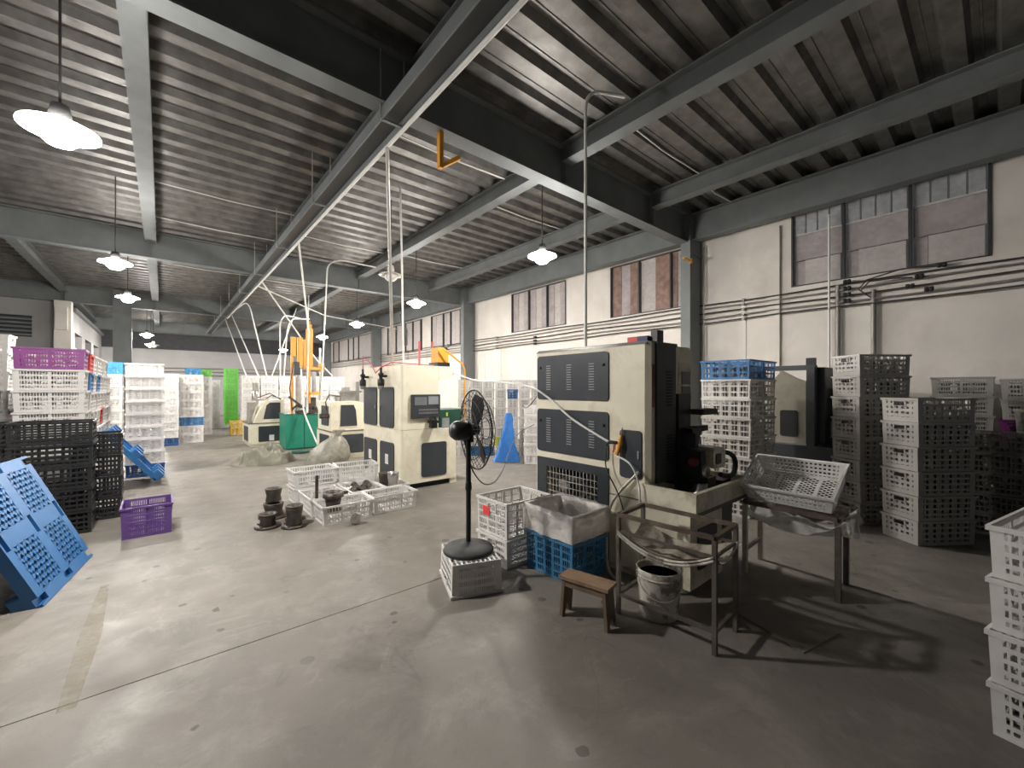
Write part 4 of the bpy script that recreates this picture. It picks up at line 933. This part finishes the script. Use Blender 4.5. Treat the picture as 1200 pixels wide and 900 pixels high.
# ---- green cabinet with the orange lifting frame
gc = thing('hydraulic_cabinet', (2.87, 12.2, 0), 'green steel cabinet under the orange lifting frame', 'cabinet')
b = MB(); b.box((2.42, 11.88, .04), (2.86, 12.6, .92)); b.build('tank', M['green'], gc)
b = MB(); b.box((2.875, 11.88, .04), (3.32, 12.6, .90)); b.build('tank', M['green'], gc)
b = MB(); b.box((2.44, 11.9, 0), (3.3, 12.58, .04)); b.build('plinth', M['darkgreen'], gc)
b = MB(); b.box((2.40, 11.86, .92), (2.87, 12.62, .935)); b.box((2.875, 11.86, .90), (3.34, 12.62, .915)); b.build('lid', M['darkgreen'], gc)
of = thing('lifting_frame', (2.9, 12.2, .936), 'tall orange lifting frame with cylinders on the green cabinet', 'lifting frame')
for pts, nme, mm in (((2.58, 12.05, .936, 2.64, 12.11, 2.9), 'frame_post', 'orange'), ((2.98, 12.1, 2.2, 3.14, 12.24, 3.22), 'cylinder_housing', 'orange'), ((2.74, 12.0, 2.15, 2.86, 12.14, 2.95), 'cylinder_housing', 'orange'),
                  ((2.58, 12.0, 2.45, 2.70, 12.12, 2.95), 'cylinder_housing', 'orange'), ((2.88, 12.02, 2.2, 2.95, 12.1, 2.9), 'guide_post', 'orange'), ((3.0, 12.0, 1.2, 3.05, 12.06, 2.2), 'guide_post', 'orange'),
                  ((2.92, 11.98, 2.10, 3.42, 12.2, 2.17), 'cross_plate', 'orange'), ((3.28, 11.98, 2.05, 3.40, 12.2, 2.28), 'clamp_block', 'orange'), ((2.95, 12.0, 1.42, 3.32, 12.2, 1.50), 'cross_plate', 'orange'),
                  ((3.10, 12.02, 1.50, 3.20, 12.12, 2.05), 'ram', 'chrome'), ((3.28, 12.03, .915, 3.33, 12.08, 2.7), 'guide_rod', 'chrome'), ((2.98, 12.2, 1.0, 3.24, 12.3, 1.35), 'press_head', 'iron'), ((2.7, 12.02, 1.0, 2.82, 12.12, 2.15), 'guide_rod', 'chrome'), ((2.66, 12.0, 1.95, 2.8, 12.1, 2.3), 'sensor_box', 'charcoal')):
    x0, y0, z0, x1, y1, z1 = pts
    b = MB(); b.prism(rrect(x0, y0, x1, y1, min(x1-x0, y1-y0)*.2, 2), FZ, z0, z1); b.build(nme, M[mm], of)
b = MB(); b.lathe([(.05, 0), (.06, .02), (.06, .12), (.02, .14), (.02, .2)], (3.06, 12.17, 3.22), 12); b.build('cylinder_cap', M['orange'], of)
b = MB(); b.box((2.75, 11.95, .936), (3.25, 12.4, 1.02)); b.tube([(2.6, 12.0, 1.05), (2.7, 11.95, 1.15), (2.95, 12, 1.05)], .03, 8); b.lathe([(.06, 0), (.08, .03), (.05, .1)], (3.15, 12.0, 1.02), 12); b.build('press_table', M['iron'], of)
b = MB(); b.bar((2.5, 11.9, 1.38), (2.9, 11.9, 1.05), .05, .05); b.build('lever', M['iron'], of)
b = MB(); b.tube([(2.6, 12.0, 1.0), (2.52, 11.9, 1.6), (2.64, 12.02, 2.3)], .012, 6); b.build('hydraulic_hose', M['rubber'], of)
pipe([(2.78, 11.85, 2.1), (2.80, 11.75, 1.3), (2.82, 11.6, .9), (2.9, 10.6, .12)], .02, 'whitepipe', 'white hose hanging in front of the green cabinet', 'air_hose', 'hose')

# ---- dark machine by the right wall
dm = thing('machine_tool', (7.6, 1.8, 0), 'dark shadowed machine with a cream side guard near the right wall', 'machine')
b = MB(); b.box((7.0, 1.30, .05), (8.2, 2.45, .78)); b.build('base', M['darkside'], dm)
poly_box(dm, 'side_guard', M['guard'], [(1.80, .80), (2.30, .80), (2.30, 1.62), (2.1, 1.86), (1.90, 1.74), (1.80, 1.70)], FX, 7.0, 7.06)
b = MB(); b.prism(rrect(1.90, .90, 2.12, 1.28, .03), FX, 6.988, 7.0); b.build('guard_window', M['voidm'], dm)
b = MB(); b.box((7.0, 1.70, .78), (7.15, 1.795, 1.93)); b.box((7.0, 1.795, 1.86), (7.12, 2.3, 1.93)); b.build('frame_post', M['darkside'], dm)
b = MB(); b.prism(rrect(7.16, 1.62, 8.0, 1.80, .05), FZ, .80, 1.90); b.build('sliding_door', M['darkside'], dm)
b = MB(); b.box((7.0, 1.70, 1.93), (7.1, 1.80, 2.03)); b.build('beacon', M['black'], dm)
b = MB(); b.box((7.75, 1.28, 1.35), (8.0, 1.50, 1.83)); b.box((7.8, 1.3, .78), (7.95, 1.45, 1.35)); b.build('control_box', M['creamold'], dm)
b = MB(); b.box((7.4, 1.35, .78), (7.6, 1.5, .9)); b.lathe([(.04, 0), (.05, .02), (.05, .2), (.03, .25)], (7.3, 1.55, .9), 12); b.lathe([(.05, 0), (.06, .02), (.06, .25), (.03, .3)], (7.35, 1.42, .9), 12); b.lathe([(.03, 0), (.05, .1), (.03, .3)], (7.5, 1.5, 1.15), 12); b.build('tooling', M['chrome'], dm)
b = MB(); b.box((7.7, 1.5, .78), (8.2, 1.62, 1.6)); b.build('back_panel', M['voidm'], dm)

# ================================================================== FAN
fz = .2535
fan = thing('stand_fan', (FANX, FANY, fz), 'black stand fan with a round disc base and wire guard', 'fan')
def at(p): return (FANX+p[0], FANY+p[1], fz+p[2])
b = MB(); b.lathe([(.208, 0), (.21, .012), (.20, .030), (.10, .048), (.05, .056), (.03, .075), (.001, .075)], at((0, 0, 0)), 36); b.build('base', M['rubber'], fan)
b = MB(); b.tube([at((0, 0, .06)), at((0, 0, .96))], .021, 12); b.build('pole', M['black'], fan)
b = MB(); b.lathe([(.026, 0), (.028, .02), (.026, .06), (.02, .07)], at((0, 0, .50)), 12); b.build('height_collar', M['black'], fan)
ax = Vector((.98, -.20, .02)).normalized(); hc = Vector(at((-.0, 0, 1.0)))
b = MB(); b.lathe([(.001, -.16), (.05, -.155), (.078, -.12), (.085, -.04), (.08, -.01), (.05, .02), (.03, .03)], hc, 20, axis=ax); mo = b.build('motor', M['darkgreen'] if False else M['black'], fan)
b = MB(); b.box(tuple(hc+Vector((-.03, -.03, -.10))), tuple(hc+Vector((.03, .03, -.04)))); b.build('tilt_bracket', M['black'], fan)
gcx = hc+ax*.055+Vector((0,0,0)); cage = MB()
e1 = ax.orthogonal().normalized()
e1 = Vector((0, 0, 1)) - ax*ax.z; e1.normalize(); e2 = ax.cross(e1)
RG = .33
for s_, dz in ((-1, -.05), (1, .10)):
    for R_, off in ((RG, 0), (RG*.75, .7), (RG*.5, .9), (.09, 1.0)): cage.torus(gcx+ax*dz*off+ax*.0, R_, .0035 if R_ < RG else .006, ax, 36, 5)
    for k in range(30):
        a_ = 2*PI*k/30; d_ = e1*math.cos(a_)+e2*math.sin(a_)
        cage.tube([gcx+d_*RG, gcx+d_*RG*.75+ax*dz*.7, gcx+d_*RG*.5+ax*dz*.9, gcx+d_*.09+ax*dz], .0022, 4)
cage.build('guard_cage', M['cable'], fan)
bl_ = MB(); bl_.lathe([(.001, -.03), (.045, -.03), (.05, .03), (.02, .045), (.001, .045)], gcx, 16, axis=ax); hub = bl_.build('hub', M['black'], fan)
for k in range(3):
    a_ = 2*PI*k/3+.35; d_ = e1*math.cos(a_)+e2*math.sin(a_); n_ = ax.cross(d_)
    b = MB(); P = []
    for r_, wl_, tw in ((.045, .03, .35), (.14, .065, .30), (.24, .08, .24), (.30, .05, .2)):
        for s_ in (-1, 1): P.append(gcx+d_*r_+n_*wl_*s_+ax*(tw*wl_*s_))
    off = ax*.004
    vs = [p-off for p in P]+[p+off for p in P]
    fs = []
    for i in range(3): fs += [(2*i, 2*i+1, 2*i+3, 2*i+2), (8+2*i, 8+2*i+2, 8+2*i+3, 8+2*i+1), (2*i, 2*i+2, 8+2*i+2, 8+2*i), (2*i+1, 8+2*i+1, 8+2*i+3, 2*i+3)]
    fs += [(6, 7, 15, 14), (1, 0, 8, 9)]
    b.add(vs, fs); b.build('blade', M['black'], fan)
pipe([tuple(hc-Vector((.05, 0, .06))), at((.12, .1, .62)), at((.5, .4, .40)), at((1.0, .8, .40)), at((2.6, 2.4, .55)), at((3.78, 3.22, .62))], .006, 'cable', 'black fan cable sagging toward the low white stack', 'power_cord', 'cord')

# ================================================================== STOOL, RACKS, BUCKET
so = Vector((2.245, 1.85, 0)); sa = math.radians(103)
st = thing('step_stool', so, 'small worn wooden step stool on the floor before the blue crate', 'stool'); st.rotation_euler = (0, 0, sa); st['_org'] = (0., 0., 0.)
b = MB(); b.box((-.185, -.075, .262), (.185, .075, .285)); b.build('seat', M['wood'], st)
for s_ in (-1, 1):
    b = MB(); poly = [(-.07, 0), (-.035, 0), (0, .075), (.035, 0), (.07, 0), (.066, .262), (-.066, .262)]
    b.prism(poly, lambda u_, v_, w_, s=s_: (s*(.150+w_+ .02*(1-v_/.262)), u_, v_), -.011, .011); b.build('leg', M['wood2'], st)
for s_ in (-1, 1):
    b = MB(); b.box((-.14, s_*.055-.008, .215), (.14, s_*.055+.008, .262)); b.build('stretcher', M['wood2'], st)

r1 = thing('tube_rack', (2.85, 1.42, 0), 'square tube rack holding a dusty canvas sling before the near machine', 'rack')
A_, B_, C_, D_ = (2.53, 1.11), (2.48, 1.76), (2.88, 1.13), (2.84, 1.79)
q = .026
def P3(p, z): return (p[0], p[1], z)
for p in (A_, B_, C_, D_):
    b = MB(); b.box((p[0]-q/2, p[1]-q/2, 0), (p[0]+q/2, p[1]+q/2, .688)); b.build('leg', M['legs'], r1)
for p, s_ in ((A_, B_), (A_, C_), (C_, D_), (B_, D_)):
    b = MB(); b.bar(P3(p, .70), P3(s_, .70), .03, .024); b.build('top_rail', M['rust'], r1)
for p, s_ in ((A_, B_), (A_, C_), (B_, D_)):
    b = MB(); b.bar(P3(p, .14), P3(s_, .14), .022, .022); b.build('stretcher', M['legs'], r1)
for p, s_ in ((A_, B_), (A_, C_), (C_, D_)):
    b = MB(); b.bar(P3(p, .585), P3(s_, .585), .016, .016); b.build('sling_rail', M['legs'], r1)
def sheet_mesh(name, corners, sag, edge_sag, m, parent, n=18, amp=.012, seed=0, th=.004):
    """a cloth hung from four corners: sagging grid with its own thickness"""
    c00, c10, c01, c11 = [Vector(c) for c in corners]; b = MB(); up = []; dn = []
    for i in range(n+1):
        for j in range(n+1):
            u_, v_ = i/n, j/n
            p = c00*(1-u_)*(1-v_)+c10*u_*(1-v_)+c01*(1-u_)*v_+c11*u_*v_
            s_ = sag*16*u_*(1-u_)*v_*(1-v_)+edge_sag*(4*u_*(1-u_)*abs(2*v_-1)+4*v_*(1-v_)*abs(2*u_-1))
            k = 4*u_*(1-u_)*4*v_*(1-v_)
            z = noise.noise(Vector((p.x*11+seed, p.y*11, seed)))*amp*(.3+k)+noise.noise(Vector((p.x*28+seed, p.y*28, 3)))*amp*.5
            q_ = p+Vector((0, 0, -s_+z)); up.append(q_+Vector((0, 0, th/2))); dn.append(q_-Vector((0, 0, th/2)))
    w_ = n+1; fs = [(i*w_+j, (i+1)*w_+j, (i+1)*w_+j+1, i*w_+j+1) for i in range(n) for j in range(n)]
    b.add(up, fs, 0, True); b.add(dn, [f[::-1] for f in fs], 0, True)
    o_ = len(up); ed = [i*w_ for i in range(w_)]; ed2 = [i*w_+n for i in range(w_)]
    b.add(up+dn, [(a0, o_+a0, o_+a1, a1) for lst in (ed, ed2, list(range(w_)), list(range(n*w_, n*w_+w_))) for a0, a1 in zip(lst[:-1], lst[1:])])
    return b.build(name, m, parent)
sl = sheet_mesh('sling', (P3(A_, .60), P3(C_, .60), P3(B_, .60), P3(D_, .60)), .10, .10, M['sling'], r1, seed=2)
b = MB(); n = 16
for k in range(2):
    b.tube([(A_[0]+(B_[0]-A_[0])*i/n-.012, A_[1]+(B_[1]-A_[1])*i/n, .60-.012-k*.02-.105*4*(i/n)*(1-i/n)) for i in range(n+1)], .009, 6)
b.tube([(A_[0]+(C_[0]-A_[0])*i/n, A_[1]-.012+(C_[1]-A_[1])*i/n, .59-.05*4*(i/n)*(1-i/n)) for i in range(n+1)], .012, 6)
o = b.build('sling_hem', M['bucket'], r1); o['label'] = 'pale rolled hem of the sling'

bk = thing('bucket', (2.69, 1.57, 0), 'dirty white paint bucket standing under the dusty sling', 'bucket')
b = MB(); b.lathe([(.125, 0), (.132, .02), (.148, .30), (.155, .33), (.147, .335), (.140, .31), (.122, .012), (.001, .01)], (2.69, 1.57, 0), 30); b.build('pail', M['bucket'], bk)
b = MB(); b.torus((2.69, 1.57, .285), .150, .006, (0, 0, 1), 30, 6); b.build('rib', M['bucket'], bk)
b = MB(); b.tube([(2.69+.152*math.cos(t_)+ -.05*math.sin(t_+.9)*0, 1.57+.152*math.sin(t_), .285-.13*math.sin((t_-(2.3))/PI*PI)) for t_ in [2.3+PI*i/16 for i in range(17)]], .005, 6); b.build('bail_handle', M['galv'], bk)
b = MB(); b.lathe([(.001, 0), (.139, 0)], (2.69, 1.57, .285), 24); b.build('shade_disc', M['voidm'], bk)  # black disc painting the shade inside the bucket

r2 = thing('tube_rack', (4.05, 1.13, 0), 'dark square tube rack carrying the tilted white crate and a plastic sheet', 'rack')
E_, F_, G_, H_ = (3.86, .79), (3.87, 1.44), (4.27, .82), (4.28, 1.46)
for p in (E_, F_, G_, H_):
    b = MB(); b.box((p[0]-.018, p[1]-.018, 0), (p[0]+.018, p[1]+.018, .598)); b.build('leg', M['legs'] if p in (E_, G_) else M['creamold'], r2)
for p, s_ in ((E_, F_), (E_, G_), (G_, H_), (F_, H_)):
    b = MB(); b.bar(P3(p, .615), P3(s_, .615), .04, .034); b.build('top_rail', M['rust'], r2)
b = MB(); b.bar(P3(F_, .2), P3(H_, .2), .025, .025); b.build('stretcher', M['legs'], r2)
sh = sheet_mesh('plastic_sheet', ((3.83, .74, .615), (4.30, .76, .615), (3.84, 1.45, .615), (4.31, 1.47, .615)), .07, .17, M['sheet'], r2, seed=5, amp=.025, th=.003); sh['label'] = 'cloudy plastic sheet hung in the rack'
b = MB(); P = []
for i in range(13):
    u_ = i/12
    for j in range(6):
        v_ = j/5; P.append((3.84+.46*u_+.012*math.sin(u_*17), .745-.03*v_-.02*math.sin(u_*11+v_*2)*v_, .64-.19*v_*(1-.35*abs(2*u_-.9))))
b.add(P, [(i*6+j, (i+1)*6+j, (i+1)*6+j+1, i*6+j+1) for i in range(12) for j in range(5)], 0, True); o = b.build('sheet_end', M['sheet'], r2)
tc_ = crate('basket', 'bright', .66, .44, .17, 4.10, 1.16, .70, PI/2, 'white basket crate tilted open on the dark tube rack')
ex = Vector((0.03, 1, 0)).normalized(); tl = math.radians(29); ey = Vector((-math.cos(tl), 0.03, -math.sin(tl))).normalized(); ez = ex.cross(ey)
tc_.matrix_world = Matrix(((ex.x, ey.x, ez.x, 4.09), (ex.y, ey.y, ez.y, 1.13), (ex.z, ey.z, ez.z, .735), (0, 0, 0, 1)))

# ================================================================== TARPAULIN, BAG, CLOTH, FITTINGS
def heap(name, cx, cy, rx, ry, h, m, lab, cat, seed, n=72, fold=.75):
    b = MB(); vs = []; nr = n//2
    for i in range(nr+1):
        r_ = i/nr
        for j in range(n*2):
            t_ = 2*PI*j/(n*2); x, y = math.cos(t_)*r_, math.sin(t_)*r_
            er = 1+.22*noise.noise(Vector((math.cos(t_)*1.8+seed, math.sin(t_)*1.8, seed)))
            dome = (1-r_**5)*(.62+.75*noise.noise(Vector((x*1.7+seed, y*1.7, 1))))
            wx = x+.35*noise.noise(Vector((x*1.5, y*1.5, seed+7))); rid = 1-min(1, 3.2*abs(noise.noise(Vector((wx*2.3+seed*2, y*2.3, 4)))))
            rid2 = 1-min(1, 3*abs(noise.noise(Vector((wx*4.5-seed, y*3.8, 9)))))
            z = h*(max(dome, .10*(1-r_**6))*.5+(fold*rid+.22*rid2)*(1-r_**6)*.7)
            vs.append((cx+x*rx*er, cy+y*ry*er, max(z, .006) if i < nr else .004))
    k = n*2
    b.add(vs, [(i*k+j, (i+1)*k+j, (i+1)*k+(j+1) % k, i*k+(j+1) % k) for i in range(nr) for j in range(k)], 0, True)
    o = b.build(name, m, loc=(cx, cy, 0)); tag(o, lab, cat); return o
heap('tarpaulin', 1.70, 10.3, .62, .52, .38, M['tarp'], 'crumpled grey green tarpaulin lying on the floor before the small machine', 'tarpaulin', 3.1)
b = MB(); vs = []; n = 30
prof = [(.0, .34), (.08, .40), (.25, .40), (.45, .34), (.62, .24), (.74, .12), (.80, .07), (.92, .13)]
for z_, r_ in prof:
    for j in range(n):
        t_ = 2*PI*j/n; w_ = 1+.22*noise.noise(Vector((math.cos(t_)*2.2, math.sin(t_)*2.2, z_*3)))
        vs.append((2.62+math.cos(t_)*r_*w_+.25*z_, 9.05+math.sin(t_)*r_*w_*.8, z_*.78+.002))
b.add(vs, [(i*n+j, i*n+(j+1) % n, (i+1)*n+(j+1) % n, (i+1)*n+j) for i in range(len(prof)-1) for j in range(n)], 0, True)
b.add(vs[:n], [tuple(range(n))])
tag(b.build('plastic_bag', M['bag'], loc=(2.62, 9.05, 0)), 'cloudy plastic bag standing before the green cabinet', 'bag')
b = MB(); b.lathe([(.001, .06), (.19, .06), (.20, .05), (.20, .0)], (2.62, 11.2, 0), 20); tag(b.build('drum_lid', M['darkgreen'], loc=(2.62, 11.2, 0)), 'flat dark green lid on the floor by the green cabinet', 'lid')
# blue cloth hanging by the low stack
b = MB(); vs = []; n = 14; rows_ = [(1.06, .05), (.95, .09), (.80, .09), (.6, .13), (.4, .17), (.2, .22), (.02, .30)]
for z_, hw in rows_:
    for j in range(n):
        t_ = 2*PI*j/n; w_ = 1+.3*noise.noise(Vector((math.cos(t_)*2, math.sin(t_)*2, z_*4)))
        vs.append((5.72+(math.cos(t_)*hw*w_)*.76-.05*(1-z_), 6.88-(math.cos(t_)*hw*w_)*.64+math.sin(t_)*.06, z_))
b.add(vs, [(i*n+j, i*n+(j+1) % n, (i+1)*n+(j+1) % n, (i+1)*n+j) for i in range(len(rows_)-1) for j in range(n)], 0, True)
b.add(vs[:n], [tuple(range(n))]); b.add(vs[-n:], [tuple(range(n))])
tag(b.build('blue_cloth', M['skirt'], loc=(5.8, 6.86, 0)), 'bright blue cloth hanging to the floor before the crate wall', 'cloth')
# iron fittings
def fitting(x, y, z, h, r, m, lab, flange=True, rot=0, group='iron fittings on the floor', ax_=None):
    o = thing('pipe_fitting', (x, y, z), lab, 'fitting', group)
    b = MB(); b.lathe([(r, .02), (r*1.05, h*.2), (r*.92, h*.5), (r*1.05, h*.8), (r*1.08, h), (r*.72, h), (r*.70, h*.75), (r*.66, .03)], (x, y, z), 22); b.build('fitting_body', m, o)
    if flange:
        b = MB(); b.lathe([(r*.66, .0), (r*1.6, .0), (r*1.6, .022), (r*.66, .022)], (x, y, z), 24); f_ = b.build('flange', m, o)
        for k in range(4):
            a_ = PI/4+PI/2*k; c = MB(); c.lathe([(.014, 0), (.014, .014), (.001, .014)], (x+math.cos(a_)*r*1.33, y+math.sin(a_)*r*1.33, z+.022), 6, smooth=False); c.build('bolt', m, f_)
    b = MB(); b.torus((x, y, z+h-.004), r*1.0, .012, (0, 0, 1), 22, 6); b.build('collar', m, o)
    return o
fitting(1.17, 5.30, 0, .24, .085, M['iron'], 'tall dark iron fitting on a flange, nearest of the floor group')
fitting(.93, 5.47, 0, .15, .085, M['iron'], 'short dark iron fitting, leftmost on the floor by the crates')
fitting(1.06, 5.86, 0, .17, .105, M['iron'], 'wide dark iron fitting under another, behind the nearest')
fitting(1.06, 5.86, .181, .17, .085, M['iron'], 'dark iron fitting stacked on the wide one', False)
fitting(1.24, 5.56, 0, .17, .07, M['iron'], 'small dark iron fitting half hidden between the others', True)
fitting(1.58, 5.22, .085, .19, .085, M['iron'], 'dark iron fitting with an open top in the nearest crate', False, group='fittings in the crates')
b = MB(); b.lathe([(.12, 0), (.12, .06), (.09, .06), (.09, 0)], (1.58, 5.22, .288), 26); b.box((1.66, 5.20, .30), (1.75, 5.24, .34))
tag(b.build('pipe_flange', M['iron'], loc=(1.58, 5.22, .288)), 'dark iron ring flange resting on the fitting in the nearest crate', 'flange')
b = MB(); b.tube([(1.50, 5.62, .02), (1.49, 5.58, .50)], .02, 8); tag(b.build('iron_bar', M['iron']), 'dark iron bar standing upright in the low crate', 'bar')
fitting(2.56, 5.70, .10, .28, .075, M['chrome'], 'shiny steel fitting standing upright by the two door machine', True, group='fittings in the crates')
fitting(2.52, 5.94, .10, .24, .07, M['iron'], 'dull steel fitting behind the shiny one', True, group='fittings in the crates')
k = 0
SP = ['front left', 'front middle', 'front right', 'middle left', 'centre', 'middle right', 'back left', 'back middle', 'back right']
for yy in (5.64, 5.84, 6.04):
    for xx in (2.02, 2.14, 2.27):
        r_ = random.uniform(.045, .06); l_ = random.uniform(.12, .17); a_ = random.uniform(0, PI)
        d_ = Vector((math.cos(a_), math.sin(a_), random.uniform(.1, .5))).normalized(); z_ = .15+random.uniform(0, .03)
        b = MB(); b.lathe([(r_*.7, -l_/2), (r_, -l_/2+.01), (r_, -l_*.2), (r_*.8, -l_*.1), (r_*.8, l_*.2), (r_*1.1, l_*.3), (r_*1.1, l_/2), (r_*.7, l_/2), (r_*.65, -l_/2)], (xx, yy, z_), 14, axis=d_)
        tag(b.build('pipe_fitting', M[('iron', 'iron', 'chrome', 'iron')[k % 4]], loc=(xx, yy, z_)), 'loose metal fitting, %s of the heap in the low crate' % SP[k], 'fitting', 'heap of metal fittings'); k += 1
b = MB(); b.lathe([(.001, 0), (.05, 0), (.055, .02), (.05, .08), (.03, .1), (.03, .12)], (1.72, 5.0-.09, .028), 12, axis=(.3, -.3, .9)); tag(b.build('pipe_fitting', M['chrome'], loc=(1.72, 4.91, .028)), 'small pale fitting lying on the floor before the nearest low crate', 'fitting')
for k, (x, y) in enumerate(((1.5, 6.42), (1.7, 6.45), (1.84, 6.4))):
    b = MB(); b.lathe([(.05, 0), (.07, .03), (.07, .15), (.05, .18)], (x, y, .245), 14); tag(b.build('pipe_fitting', M['wall_grey'], loc=(x, y, .245)), 'pale fitting inside the upper left crate, %s' % ('left', 'middle', 'right')[k], 'fitting', 'pale fittings in the upper crate')
# dark plate on the floor in front of the tilted crate rack
b = MB(); b.prism([(2.95, .77), (3.37, .68), (3.55, 1.10), (3.13, 1.24)], FZ, .001, .008); tag(b.build('steel_plate', M['topgrey'], loc=(3.25, .95, 0)), 'thin dark steel plate lying on the floor before the tilted crate', 'plate')
b = MB(); b.prism([(-.40, 3.0), (-.33, 3.0), (-.30, 3.8), (-.33, 4.7), (-.38, 4.7), (-.41, 3.8)], FZ, .0005, .0016); b.build('paint_mark', M['paint'], fl)
